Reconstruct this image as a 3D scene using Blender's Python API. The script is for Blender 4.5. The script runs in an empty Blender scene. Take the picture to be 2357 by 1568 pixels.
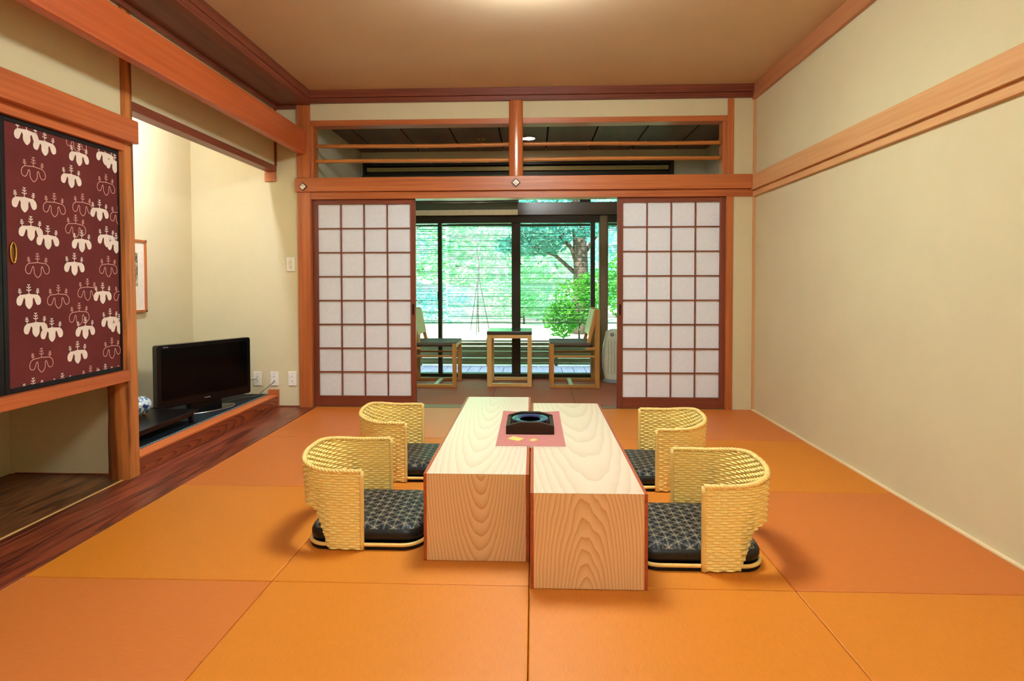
import bpy, bmesh, math, random
from mathutils import Vector, Matrix, geometry
random.seed(7)
C = bpy.context.scene.collection
PI = math.pi

# ------------------------------------------------------------------ colours / materials
def lin(c):
    c /= 255.0
    return c / 12.92 if c <= 0.04045 else ((c + 0.055) / 1.055) ** 2.4
def rgb(r, g, b): return (lin(r), lin(g), lin(b), 1.0)

class NT:
    """tiny helper around a material node tree"""
    def __init__(self, name):
        self.m = bpy.data.materials.new(name); self.m.use_nodes = True
        self.t = self.m.node_tree; self.n = self.t.nodes; self.l = self.t.links
        self.b = self.n['Principled BSDF']; self.out = self.n['Material Output']
    def node(self, ty, **kw):
        nd = self.n.new(ty)
        for k, v in kw.items():
            if k.startswith('i_'):
                key = k[2:]; key = int(key) if key.isdigit() else key
                nd.inputs[key].default_value = v
            else: setattr(nd, k, v)
        return nd
    def link(self, a, b): self.l.new(a, b)
    def setv(self, sock, v):
        if isinstance(v, (int, float)): sock.default_value = v
        else: self.link(v, sock)
    def math(self, op, a, b=0.0, c=0.0):
        nd = self.n.new('ShaderNodeMath'); nd.operation = op
        self.setv(nd.inputs[0], a); self.setv(nd.inputs[1], b); self.setv(nd.inputs[2], c)
        return nd.outputs[0]
    def obj(self): return self.node('ShaderNodeTexCoord').outputs['Object']
    def mapping(self, vec, scale=(1, 1, 1), loc=(0, 0, 0), rot=(0, 0, 0)):
        mp = self.node('ShaderNodeMapping'); self.link(vec, mp.inputs['Vector'])
        mp.inputs['Scale'].default_value = scale; mp.inputs['Location'].default_value = loc
        mp.inputs['Rotation'].default_value = rot
        return mp.outputs[0]
    def noise(self, vec, scale=5.0, detail=4.0, rough=0.55, dist=0.0):
        nz = self.node('ShaderNodeTexNoise'); self.link(vec, nz.inputs['Vector'])
        nz.inputs['Scale'].default_value = scale; nz.inputs['Detail'].default_value = detail
        nz.inputs['Roughness'].default_value = rough; nz.inputs['Distortion'].default_value = dist
        return nz.outputs['Fac']
    def ramp(self, fac, stops):
        r = self.node('ShaderNodeValToRGB'); self.link(fac, r.inputs[0])
        e = r.color_ramp.elements
        while len(e) < len(stops): e.new(0.5)
        for el, (p, c) in zip(e, stops): el.position = p; el.color = c
        return r.outputs[0]
    def mix(self, fac, a, b, mode='MIX'):
        mx = self.node('ShaderNodeMix', data_type='RGBA', blend_type=mode)
        self.setv(mx.inputs[0], fac)
        for s, v in ((mx.inputs[6], a), (mx.inputs[7], b)):
            if isinstance(v, tuple): s.default_value = v
            else: self.link(v, s)
        return mx.outputs[2]
    def bump(self, h, strength=0.3, dist=0.002):
        bp = self.node('ShaderNodeBump'); bp.inputs['Strength'].default_value = strength
        bp.inputs['Distance'].default_value = dist; self.link(h, bp.inputs['Height'])
        self.link(bp.outputs[0], self.b.inputs['Normal'])
    def col(self, c):
        if isinstance(c, tuple): self.b.inputs['Base Color'].default_value = c
        else: self.link(c, self.b.inputs['Base Color'])
    def rough(self, r, spec=0.5, metal=0.0):
        self.b.inputs['Roughness'].default_value = r
        self.b.inputs['Specular IOR Level'].default_value = spec
        self.b.inputs['Metallic'].default_value = metal

def plain(name, c, rough=0.5, spec=0.5, metal=0.0, var=0.06, vscale=30):
    k = NT(name); v = k.noise(k.obj(), vscale, 3)
    d = tuple(x * (1 - var) for x in c[:3]) + (1,); u = tuple(min(1, x * (1 + var)) for x in c[:3]) + (1,)
    k.col(k.ramp(v, [(0.3, d), (0.7, u)])); k.rough(rough, spec, metal)
    return k.m

def emit(name, c, s):
    k = NT(name); k.col((0.8, 0.8, 0.8, 1))
    k.b.inputs['Emission Color'].default_value = c; k.b.inputs['Emission Strength'].default_value = s
    return k.m

def wood(name, c1, c2, axis='x', across=60, along=1.6, rough=0.4, spec=0.4, bands=0.0, bump=0.08):
    """straight grained timber, the grain runs along the given object axis"""
    k = NT(name)
    sc = {'x': (along, across, across), 'y': (across, along, across), 'z': (across, across, along)}[axis]
    v = k.mapping(k.obj(), sc)
    n1 = k.noise(v, 1.0, 5, 0.6, 0.4)
    sc2 = tuple(s * 0.22 for s in sc)
    n2 = k.noise(k.mapping(k.obj(), sc2, (3, 7, 1)), 1.0, 3, 0.5, 0.6)
    f = k.math('ADD', k.math('MULTIPLY', n1, 0.55), k.math('MULTIPLY', n2, 0.45))
    if bands:
        wv = k.math('SINE', k.math('MULTIPLY', n2, bands))
        f = k.math('ADD', f, k.math('MULTIPLY', wv, 0.10))
    k.col(k.ramp(f, [(0.34, c2), (0.62, c1)])); k.rough(rough, spec)
    k.bump(n1, bump, 0.001)
    return k.m

def flat_sawn(name, light, dark, u, v, u0, v0, slope, freq, rough=0.35, spec=0.35, w=0.35, seed=0.0):
    """cathedral figure: slices through the growth-ring cone. u across, v along the grain (0,1,2 = object axes)"""
    k = NT(name)
    o = k.obj(); sep = k.node('ShaderNodeSeparateXYZ'); k.link(o, sep.inputs[0])
    U = k.math('SUBTRACT', sep.outputs[u], u0); V = k.math('SUBTRACT', sep.outputs[v], v0)
    scl = [6.0, 6.0, 6.0]; scl[v] = 1.6
    nz = k.noise(k.mapping(o, tuple(scl), (seed, seed * 2, seed)), 1.0, 3, 0.5)
    scl2 = [22.0, 22.0, 22.0]; scl2[v] = 7.0
    nz2 = k.noise(k.mapping(o, tuple(scl2), (seed, 5, seed)), 1.0, 2, 0.5)
    V = k.math('MULTIPLY', k.math('ADD', V, k.math('MULTIPLY', k.math('SUBTRACT', nz, 0.5), 0.22)), slope)
    r = k.math('SQRT', k.math('ADD', k.math('MULTIPLY', U, U), k.math('MULTIPLY', V, V)))
    r = k.math('ADD', r, k.math('MULTIPLY', k.math('SUBTRACT', nz, 0.5), 0.030))
    r = k.math('ADD', r, k.math('MULTIPLY', k.math('SUBTRACT', nz2, 0.5), 0.006))
    fr = k.math('FRACT', k.math('MULTIPLY', r, freq))
    ring = k.math('POWER', fr, 2.2)
    fs = [220.0, 220.0, 220.0]; fs[v] = 5.0
    fib = k.noise(k.mapping(o, tuple(fs)), 1.0, 3, 0.6)
    f = k.math('ADD', k.math('MULTIPLY', ring, 1 - w), k.math('MULTIPLY', fib, w))
    k.col(k.ramp(f, [(0.12, light), (0.85, dark)])); k.rough(rough, spec)
    k.bump(fib, 0.05, 0.0006)
    return k.m

M = {}
TR1, TR2 = rgb(190, 110, 58), rgb(156, 80, 40)
for a in 'xyz':
    M['trim_' + a] = wood('trim_wood_' + a, TR1, TR2, a, rough=0.36)
    M['dark_' + a] = wood('dark_trim_wood_' + a, rgb(132, 66, 44), rgb(98, 46, 30), a, rough=0.4)
    M['pale_' + a] = wood('pale_trim_wood_' + a, rgb(214, 164, 110), rgb(198, 142, 90), a, rough=0.45)
    M['ash_' + a] = wood('blond_wood_' + a, rgb(232, 190, 118), rgb(208, 158, 88), a, rough=0.4)
    M['chairwood_' + a] = wood('amber_wood_' + a, rgb(206, 146, 74), rgb(174, 112, 48), a, rough=0.4)
    M['cab_' + a] = wood('cabinet_wood_' + a, rgb(196, 106, 56), rgb(160, 78, 38), a, rough=0.33)
M['floorboard'] = wood('lacquered_floorboard', rgb(140, 66, 40), rgb(70, 30, 22), 'y', across=64, along=4.5, rough=0.3, bands=34, bump=0.12)
M['alcoveboard'] = wood('alcove_floorboard', rgb(124, 78, 44), rgb(56, 32, 20), 'y', across=70, along=6, rough=0.35, bands=40)
M['step'] = flat_sawn('step_keyaki_wood', rgb(158, 76, 42), rgb(92, 38, 22), 2, 1, 0.03, 2.7, 0.06, 110, rough=0.35, w=0.35)
M['steptop'] = wood('step_top_wood', rgb(206, 112, 54), rgb(180, 88, 38), 'y')
M['postwood'] = wood('rough_hewn_post_wood', rgb(196, 120, 58), rgb(118, 62, 28), 'z', across=34, along=2.5, rough=0.45, bands=26, bump=0.4)
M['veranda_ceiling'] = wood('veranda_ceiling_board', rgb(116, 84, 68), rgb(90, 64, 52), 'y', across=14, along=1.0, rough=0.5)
M['window_frame'] = plain('bronze_window_frame', rgb(48, 37, 20), 0.45, 0.3, 0.0)
M['lintel'] = plain('bronze_lintel', rgb(76, 58, 40), 0.25, 0.6)

def plaster(name, c, bs=0.25):
    k = NT(name); o = k.obj()
    n = k.noise(o, 260, 4, 0.7); n2 = k.noise(o, 3.0, 3)
    f = k.math('ADD', k.math('MULTIPLY', n, 0.7), k.math('MULTIPLY', n2, 0.3))
    d = tuple(x * 0.90 for x in c[:3]) + (1,); u = tuple(min(1, x * 1.07) for x in c[:3]) + (1,)
    k.col(k.ramp(f, [(0.3, d), (0.7, u)])); k.rough(0.9, 0.15); k.bump(n, bs, 0.002)
    return k.m
M['wall'] = plaster('sand_plaster_wall', rgb(211, 199, 160))
M['ceil'] = plaster('tan_ceiling', rgb(204, 178, 144), 0.1)
M['vwall'] = plaster('veranda_wall', rgb(198, 186, 160))
M['shade'] = plain('roller_fabric', rgb(86, 90, 72), 0.8, 0.1)
M['cream'] = plain('cream_rail', rgb(226, 214, 176), 0.5, 0.3)
M['white'] = plain('white_plastic', rgb(236, 230, 216), 0.4, 0.5)
M['steel'] = plain('aluminium', rgb(190, 190, 186), 0.3, 0.5, 1.0)
M['brass'] = plain('brass', rgb(214, 166, 84), 0.25, 0.5, 1.0)
M['black'] = plain('black_lacquer', rgb(14, 12, 12), 0.3, 0.25)
M['blackrim'] = plain('black_lacquer_edge', rgb(26, 20, 22), 0.4, 0.2)
M['void'] = plain('dark_gap', rgb(40, 26, 18), 0.8, 0.1)

def tatami(name, c, along):
    """paper-cord tatami facing; along = axis the ribs run on (0 = x, 1 = y)"""
    k = NT(name); o = k.obj()
    sep = k.node('ShaderNodeSeparateXYZ'); k.link(o, sep.inputs[0])
    a, b = (sep.outputs[0], sep.outputs[1]) if along == 0 else (sep.outputs[1], sep.outputs[0])
    rib = k.math('SINE', k.math('MULTIPLY', b, 2 * PI / 0.0042))
    knot = k.math('SINE', k.math('MULTIPLY', a, 2 * PI / 0.0125))
    h = k.math('ADD', k.math('MULTIPLY', rib, 0.5), k.math('MULTIPLY', k.math('MULTIPLY', rib, knot), 0.4))
    sc = (26.0, 260.0, 1.0) if along == 0 else (260.0, 26.0, 1.0)
    n = k.noise(k.mapping(o, sc), 1.0, 3, 0.6)
    f = k.math('ADD', k.math('ADD', k.math('MULTIPLY', n, 0.5), 0.18), k.math('MULTIPLY', h, 0.09))
    d = tuple(x * 0.84 for x in c[:3]) + (1,); u = tuple(min(1, x * 1.12) for x in c[:3]) + (1,)
    k.col(k.ramp(f, [(0.2, d), (0.65, u)])); k.rough(0.48, 0.35)
    k.b.inputs['Anisotropic'].default_value = 0.75
    tg = k.node('ShaderNodeCombineXYZ'); tg.inputs[along].default_value = 1.0
    k.link(tg.outputs[0], k.b.inputs['Tangent'])
    k.bump(h, 0.10, 0.001)
    return k.m
M['tat_x'] = tatami('tatami_facing_x', rgb(203, 114, 45), 0)
M['tat_y'] = tatami('tatami_facing_y', rgb(210, 126, 38), 1)

# washi
k = NT('shoji_paper'); n = k.noise(k.obj(), 40, 5, 0.7)
k.col(k.ramp(n, [(0.3, rgb(236, 240, 246)), (0.7, rgb(246, 249, 253))])); k.rough(0.9, 0.1)
tl = k.node('ShaderNodeBsdfTranslucent'); tl.inputs[0].default_value = rgb(240, 240, 240)
ms = k.node('ShaderNodeMixShader'); ms.inputs[0].default_value = 0.16
k.link(k.b.outputs[0], ms.inputs[1]); k.link(tl.outputs[0], ms.inputs[2]); k.link(ms.outputs[0], k.out.inputs[0])
M['washi'] = k.m
# clear thin glass
k = NT('window_glass'); tr = k.node('ShaderNodeBsdfTransparent'); tr.inputs[0].default_value = (0.86, 0.98, 0.95, 1)
gl = k.node('ShaderNodeBsdfGlossy'); gl.inputs['Roughness'].default_value = 0.02
lw = k.node('ShaderNodeFresnel'); lw.inputs[0].default_value = 1.35
ms = k.node('ShaderNodeMixShader'); k.link(lw.outputs[0], ms.inputs[0])
k.link(tr.outputs[0], ms.inputs[1]); k.link(gl.outputs[0], ms.inputs[2]); k.link(ms.outputs[0], k.out.inputs[0])
M['glass'] = k.m

# rattan
k = NT('woven_rattan'); n = k.noise(k.obj(), 90, 3)
k.col(k.ramp(n, [(0.3, rgb(250, 212, 112)), (0.7, rgb(255, 234, 150))])); k.rough(0.4, 0.45)
M['rattan'] = k.m
M['cane'] = plain('peeled_cane', rgb(240, 202, 116), 0.35, 0.5)

# hemp-leaf cushion cloth
k = NT('cushion_cloth'); o = k.obj(); sep = k.node('ShaderNodeSeparateXYZ'); k.link(o, sep.inputs[0])
pitch = 0.039
ds = []
wv = k.noise(o, 18, 2)
for ang in (0, 60, 120):
    ca, sa = math.cos(math.radians(ang)), math.sin(math.radians(ang))
    t = k.math('ADD', k.math('MULTIPLY', sep.outputs[0], ca / pitch), k.math('MULTIPLY', sep.outputs[1], sa / pitch))
    t = k.math('ADD', t, k.math('MULTIPLY', k.math('SUBTRACT', wv, 0.5), 0.25))
    ds.append(k.math('ABSOLUTE', k.math('SUBTRACT', k.math('FRACT', k.math('ADD', t, 0.5)), 0.5)))
spoke = None
for i in range(3):
    a, b2, c2 = ds[i], ds[(i + 1) % 3], ds[(i + 2) % 3]
    m1 = k.math('MULTIPLY', k.math('LESS_THAN', a, 0.022), k.math('LESS_THAN', k.math('ADD', b2, c2), 0.72))
    spoke = m1 if spoke is None else k.math('MAXIMUM', spoke, m1)
mn = k.math('MINIMUM', ds[0], k.math('MINIMUM', ds[1], ds[2]))
tri = k.math('GREATER_THAN', mn, 0.13)
nz = k.noise(o, 60, 2)
tri = k.math('MULTIPLY', tri, k.math('GREATER_THAN', nz, 0.42))
base = k.mix(tri, rgb(68, 68, 62), rgb(12, 11, 11))
cc = k.mix(k.math('MULTIPLY', spoke, 0.75), base, rgb(186, 168, 128))
k.col(cc); k.rough(0.55, 0.3); k.bump(k.noise(o, 300, 2), 0.1, 0.001)
M['cushion'] = k.m
M['cushside'] = plain('cushion_side_cloth', rgb(22, 21, 20), 0.4, 0.4, var=0.6, vscale=60)

# table veneer
TL, TD = rgb(238, 206, 156), rgb(196, 138, 84)
FL, FD = rgb(232, 190, 136), rgb(204, 148, 96)
M['top_a'] = flat_sawn('ash_top', rgb(224, 202, 178), rgb(212, 182, 150), 0, 1, -0.02, 1.0, 0.09, 62, rough=0.32, spec=0.5, seed=2)
M['top_b'] = flat_sawn('ash_top_b', rgb(224, 200, 172), rgb(210, 180, 144), 0, 1, 0.03, 4.4, 0.06, 70, rough=0.32, spec=0.5, seed=5)
M['front_a'] = flat_sawn('ash_end', FL, FD, 0, 2, .015, 0.52, 0.20, 95, rough=0.4, w=0.3, seed=3)
M['front_b'] = flat_sawn('ash_end_b', FL, FD, 0, 2, -.01, -0.12, 0.20, 95, rough=0.4, w=0.3, seed=9)
M['edgeband'] = wood('red_edge_wood', rgb(178, 84, 44), rgb(140, 60, 32), 'y', rough=0.4)

# ------------------------------------------------------------------ mesh building
class MB:
    def __init__(s): s.v = []; s.f = []; s.mi = []; s.uv = None
    def add(s, vs, fs, mi=0):
        o = len(s.v); s.v += [tuple(p) for p in vs]
        s.f += [tuple(i + o for i in f) for f in fs]; s.mi += [mi] * len(fs); return s
    def box(s, x0, x1, y0, y1, z0, z1, mi=0):
        if x0 > x1: x0, x1 = x1, x0
        if y0 > y1: y0, y1 = y1, y0
        if z0 > z1: z0, z1 = z1, z0
        vs = [(x, y, z) for z in (z0, z1) for y in (y0, y1) for x in (x0, x1)]
        return s.add(vs, [(0, 2, 3, 1), (4, 5, 7, 6), (0, 1, 5, 4), (2, 6, 7, 3), (0, 4, 6, 2), (1, 3, 7, 5)], mi)
    def bar(s, p, q, w, h, mi=0, up=(0, 0, 1)):
        p, q = Vector(p), Vector(q); d = (q - p).normalized(); u = Vector(up)
        a = d.cross(u)
        if a.length < 1e-4: a = d.cross(Vector((0, 1, 0)))
        a.normalize(); b = a.cross(d).normalized()
        vs = [c + a * (i * w / 2) + b * (j * h / 2) for c in (p, q) for j in (-1, 1) for i in (-1, 1)]
        return s.add(vs, [(0, 2, 3, 1), (4, 5, 7, 6), (0, 1, 5, 4), (2, 6, 7, 3), (0, 4, 6, 2), (1, 3, 7, 5)], mi)
    def tube(s, pts, r, seg=10, mi=0, closed=False, cap=True):
        pts = [Vector(p) for p in pts]; n = len(pts)
        rs = r if isinstance(r, (list, tuple)) else [r] * n
        rings = []; ref = None
        for i, p in enumerate(pts):
            if closed: d = pts[(i + 1) % n] - pts[i - 1]
            else: d = pts[min(i + 1, n - 1)] - pts[max(i - 1, 0)]
            d.normalize()
            if ref is None: ref = Vector((0, 0, 1)) if abs(d.z) < 0.9 else Vector((1, 0, 0))
            a = d.cross(ref).normalized(); b = a.cross(d).normalized(); ref = b
            rings.append([p + (a * math.cos(2 * PI * j / seg) + b * math.sin(2 * PI * j / seg)) * rs[i] for j in range(seg)])
        vs = [q for ring in rings for q in ring]; fs = []
        for i in range(n if closed else n - 1):
            for j in range(seg):
                a0 = i * seg + j; a1 = i * seg + (j + 1) % seg; b0 = ((i + 1) % n) * seg + j; b1 = ((i + 1) % n) * seg + (j + 1) % seg
                fs.append((a0, a1, b1, b0))
        if cap and not closed:
            fs.append(tuple(range(seg))[::-1]); fs.append(tuple((n - 1) * seg + j for j in range(seg)))
        return s.add(vs, fs, mi)
    def lathe(s, prof, c=(0, 0, 0), seg=32, mi=0, sy=1.0):
        vs = []; fs = []; n = len(prof)
        for (r, z) in prof:
            for j in range(seg):
                a = 2 * PI * j / seg; vs.append((c[0] + r * math.cos(a), c[1] + r * sy * math.sin(a), c[2] + z))
        for i in range(n - 1):
            for j in range(seg):
                fs.append((i * seg + j, i * seg + (j + 1) % seg, (i + 1) * seg + (j + 1) % seg, (i + 1) * seg + j))
        if prof[0][0] > 1e-6: fs.append(tuple(range(seg))[::-1])
        if prof[-1][0] > 1e-6: fs.append(tuple((n - 1) * seg + j for j in range(seg)))
        return s.add(vs, fs, mi)
    def prism(s, poly, lo, hi, axis=2, mi=0):
        """extrude a 2D polygon along an axis between lo and hi"""
        n = len(poly)
        def mk(p, h):
            return {0: (h, p[0], p[1]), 1: (p[0], h, p[1]), 2: (p[0], p[1], h)}[axis]
        vs = [mk(p, lo) for p in poly] + [mk(p, hi) for p in poly]
        fs = [tuple(range(n))[::-1], tuple(range(n, 2 * n))] + [(i, (i + 1) % n, n + (i + 1) % n, n + i) for i in range(n)]
        return s.add(vs, fs, mi)
    def build(s, name, mats, parent=None, bevel=0.0, smooth=False, seg=2, fix=True):
        me = bpy.data.meshes.new(name)
        off = Vector((0, 0, 0)) if parent is None or parent.get('_local') else Vector(parent['_org'])
        me.from_pydata([(x - off.x, y - off.y, z - off.z) for x, y, z in s.v], [], s.f)
        if not isinstance(mats, (list, tuple)): mats = [mats]
        for m in mats: me.materials.append(M[m] if isinstance(m, str) else m)
        me.polygons.foreach_set('material_index', s.mi)
        if fix:
            bm = bmesh.new(); bm.from_mesh(me); bmesh.ops.recalc_face_normals(bm, faces=bm.faces); bm.to_mesh(me); bm.free()
        if smooth: me.polygons.foreach_set('use_smooth', [True] * len(me.polygons))
        me.update()
        o = bpy.data.objects.new(name, me); C.objects.link(o)
        if parent is not None:
            o.parent = parent
            if parent.type == 'MESH' or parent.get('_org') is not None: o['_org'] = parent['_org'] if parent.get('_org') is not None else (0, 0, 0)
            if parent.get('_local'): o['_local'] = 1
        else: o['_org'] = (0, 0, 0)
        if bevel:
            b = o.modifiers.new('bevel', 'BEVEL'); b.width = bevel; b.segments = seg; b.limit_method = 'ANGLE'; b.angle_limit = math.radians(40)
            b.harden_normals = False
        return o

def tag(o, label, cat, group=None, kind=None):
    if label: o['label'] = label
    if cat: o['category'] = cat
    if group: o['group'] = group
    if kind: o['kind'] = kind
    return o
def thing(name, loc, label, cat, group=None, kind=None, local=False):
    o = bpy.data.objects.new(name, None); C.objects.link(o); o.location = loc
    o.empty_display_size = 0.1
    o['_org'] = (0.0, 0.0, 0.0) if local else tuple(float(c) for c in loc)
    if local: o['_local'] = 1
    return tag(o, label, cat, group, kind)
def struct(name, mb, mats, bevel=0.0, label=None):
    o = mb.build(name, mats, None, bevel); o['kind'] = 'structure'
    if label: o['label'] = label
    return o
def copy_tree(o, parent=None):
    c = o.copy(); C.objects.link(c)
    if parent is not None: c.parent = parent
    for ch in list(o.children): copy_tree(ch, c)
    return c

# ------------------------------------------------------------------ dimensions (metres), camera stands at x=0,y=0
XL, XR, D, ZC = -1.840, 1.808, 4.663, 2.650
S = 0.912; Y0 = 1.9268; X0 = -0.0158
NEAR = -1.3
TKX = -2.90          # back wall of the alcoves
KX = -2.17           # plane of the alcove fronts

# ------------------------------------------------------------------ room shell
struct('floor', MB().box(-3.0, XR + .15, NEAR, D, -0.16, -0.045), 'void')
# tatami mats (each lies loose on the floor)
rows = [('in the nearest row', 0), ('in the second nearest row', 1), ('in the third nearest row', 2), ('in the farthest row', 3)]
cols = ['beside the dark floorboard,', 'left of the centre seam,', 'right of the centre seam,', 'against the right wall,']
for rn, r in rows:
    for cidx, cn in enumerate(cols):
        x0 = X0 + (cidx - 2) * S; x1 = x0 + S
        if cidx == 3: x1 = XR - 0.018
        y0 = Y0 + (r - 1) * S; y1 = y0 + S
        mb = MB().box(x0 + .0010, x1 - .0010, y0 + .0010, y1 - .0010, -0.045, 0.0)
        o = mb.build('tatami_mat', 'tat_' + ('xyyy', 'yyyx', 'xyyy', 'xxyx')[r][cidx], None, 0.004)
        tag(o, 'terracotta square tatami mat, %s %s' % (cn, rn), 'tatami mat', 'tatami mats of the main room')
# floor of the area behind the viewer
struct('floor_rear', MB().box(XL, XR - .018, NEAR, Y0 - S - .001, -0.045, 0.0), 'tat_x')
struct('ceiling', MB().box(-1.87, XR + .15, NEAR, D + .12, ZC, ZC + .1), 'ceil')
struct('wall_right', MB().box(XR, XR + .15, NEAR, D + .12, -0.16, ZC + .05), 'wall')
struct('wall_rear', MB().box(-3.05, XR + .15, NEAR - .12, NEAR, -0.16, ZC + .05), 'wall')
struct('wall_back', MB().box(-3.05, -1.97, D, D + .115, -.16, 2.62).box(1.60, XR, D, D + .115, -.16, ZC)
       .box(-1.87, 1.60, D, D + .115, 2.405, ZC), 'wall')
struct('wall_left', MB().box(TKX - .12, TKX, NEAR, D, -.16, 2.62), 'wall')
struct('wall_partition', MB().box(TKX, -2.285, 2.975, 3.03, -.1, 2.56), 'wall')
# small hanging walls over the two alcoves
struct('wall_left_upper', MB().box(KX - .06, KX, NEAR, 2.90, 1.925, 2.56).box(KX - .06, KX, 2.965, D, 2.035, 2.56), 'wall')
struct('ceiling_alcove', MB().box(TKX, KX, NEAR, D, 2.56, 2.62), 'ceil')
# dark soffit board between ceiling trim and alcove wall
struct('trim_1', MB().box(KX - .005, -1.866, NEAR, D, 2.535, 2.57).box(KX, KX + .03, NEAR, D, 2.505, 2.535).box(KX + .03, -1.99, D - .03, D, 2.505, 2.535), 'dark_y', 0.002)
# cornice (three sides)
struct('trim_2', MB().box(-1.90, -1.853, NEAR, D, 2.585, ZC).box(-1.895, -1.862, NEAR, D, 2.549, 2.585), 'dark_y', 0.003)
struct('trim_3', MB().box(-1.853, XR - .03, D - .05, D, 2.588, ZC).box(-1.862, XR - .03, D - .032, D, 2.549, 2.588), 'dark_x', 0.003)
struct('trim_4', MB().box(XR - .03, XR, NEAR, D, 2.535, ZC), wood('cornice_wood', rgb(190, 128, 84), rgb(170, 106, 66), 'y'), 0.003)
# right wall rails
struct('trim_5', MB().box(XR - .035, XR, NEAR, D - .003, 1.800, 1.922).box(XR - .014, XR, NEAR, D - .003, 1.788, 1.800), 'pale_y', 0.003)
struct('trim_6', MB().box(XR - .022, XR, NEAR, D - .003, 1.750, 1.788), 'pale_y', 0.002)
struct('trim_7', MB().box(XR - .018, XR, D - .018, D, 0, 1.75).box(XR - .018, XR, D - .018, D, 1.925, 2.535), 'pale_z', 0.002)
struct('baseboard_right', MB().box(XR - .018, XR, NEAR, D, -.03, .007), wood('pale_edging', rgb(244, 222, 176), rgb(230, 204, 156), 'y'), 0.002)
# posts of the back wall
struct('trim_8', MB().box(-1.977, -1.866, D - .022, D + .115, -.02, 2.549), 'trim_z', 0.004)
struct('trim_9', MB().box(1.577, 1.632, D - .012, D + .115, -.02, 1.753).box(1.585, 1.632, D - .012, D + .115, 1.928, 2.549), 'trim_z', 0.003)
# centre post, a polished half-round log face
mb = MB(); pp = []
for i in range(13):
    t = PI * i / 12; pp.append((-0.142 - 0.058 * math.cos(t), D - .006 - 0.030 * math.sin(t)))
pp += [(-.084, D + .1), (-.200, D + .1)]
mb.prism(pp, 1.928, 2.549)
o = struct('trim_10', mb, 'trim_z'); o.data.materials[0] = wood('polished_post', TR1, TR2, 'z', rough=0.18, spec=0.6)
for p in o.data.polygons: p.use_smooth = abs(p.normal.z) < .5
m_ = o.modifiers.new('split', 'EDGE_SPLIT'); m_.split_angle = math.radians(35)
# long rail over the doors and its track
struct('trim_11', MB().box(-1.985, XR - .036, D - .044, D + .02, 1.812, 1.928), 'trim_x', 0.004)
struct('trim_12', MB().box(-1.866, XR - .022, D - .016, D + .115, 1.753, 1.8115), 'trim_x', 0.002)
struct('trim_13', MB().box(-1.866, 1.577, D - .004, D + .115, -.045, .002), wood('threshold_wood', rgb(140, 104, 56), rgb(104, 74, 38), 'x'), 0.002)

# open transom with bamboo rods
tr = thing('transom_opening', (-0.14, D, 1.93), 'open wood-framed transom above the sliding doors with two rows of bamboo rods', 'transom')
MB().box(-1.866, -.200, D - .012, D + .1, 2.364, 2.409).build('top_rail', 'trim_x', tr, .002)
MB().box(-.084, 1.585, D - .012, D + .1, 2.364, 2.409).build('top_rail', 'trim_x', tr, .002)
MB().box(-1.866, -1.842, D - .008, D + .1, 1.928, 2.364).build('side_rail', 'trim_z', tr, .002)
MB().box(1.548, 1.585, D - .008, D + .1, 1.928, 2.364).build('side_rail', 'trim_z', tr, .002)
M['bamboo'] = wood('smoked_bamboo', rgb(196, 128, 62), rgb(160, 92, 40), 'x', across=90, along=2.0, rough=0.35)
for (xa, xb) in ((-1.842, -.196), (-.088, 1.548)):
    for zz in (2.204, 2.078):
        pts = []; rs = []; x = xa; n = 90; ph = random.random() * .2
        for i in range(n + 1):
            x = xa + (xb - xa) * i / n; t = ((x + ph) % .235) / .235
            r = .0165 + .0022 * math.exp(-((t - .5) / .045) ** 2) - .0016 * math.exp(-((t - .58) / .03) ** 2)
            pts.append((x, D + .045, zz + .003 * math.sin(x * 3 + zz * 9))); rs.append(r)
        o = MB().tube(pts, rs, 12).build('bamboo_rod', 'bamboo', tr, 0, True)
# diamond nail covers
def nail_cover(x, z, label, r=.034):
    t = thing('nail_cover', (x, D - .044, z), label, 'nail cover', 'diamond nail covers on the long rail')
    a = r; MB().prism([(x - a, z), (x, z - a), (x + a, z), (x, z + a)], D - .052, D - .043, 1).build('back_plate', 'blackrim', t, .002)
    a = r * .78
    vs = [(x - a, D - .052, z), (x, D - .052, z - a), (x + a, D - .052, z), (x, D - .052, z + a), (x, D - .0575, z)]
    MB().add(vs, [(0, 1, 4), (1, 2, 4), (2, 3, 4), (3, 0, 4), (3, 2, 1, 0)]).build('diamond_face', plain('silver_gilt', rgb(246, 238, 220), 0.3, 0.5, 0.4), t)
nail_cover(-1.917, 1.854, 'small diamond metal nail cover on the corner post at the rail\'s left end', .036)
nail_cover(-.142, 1.872, 'bright diamond metal nail cover below the round centre post', .038)

# ------------------------------------------------------------------ left side: beam, alcoves
struct('trim_14', MB().box(-1.962, -1.902, NEAR, D - .024, 2.125, 2.325), wood('beam_wood', rgb(196, 98, 50), rgb(166, 76, 36), 'y', across=30, along=1.0, rough=0.35), 0.006)
# lintel of the tokonoma, its end block and vertical strip
struct('trim_15', MB().box(KX - .075, KX + .012, 2.965, D - .001, 1.985, 2.036), 'dark_y', 0.003)
struct('trim_16', MB().box(KX - .085, KX + .008, D - .02, D, 1.905, 1.985), 'trim_x', 0.002)
struct('trim_17', MB().box(KX - .004, KX + .016, D - .018, D, 2.036, 2.505), 'dark_z', 0.001)
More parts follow.
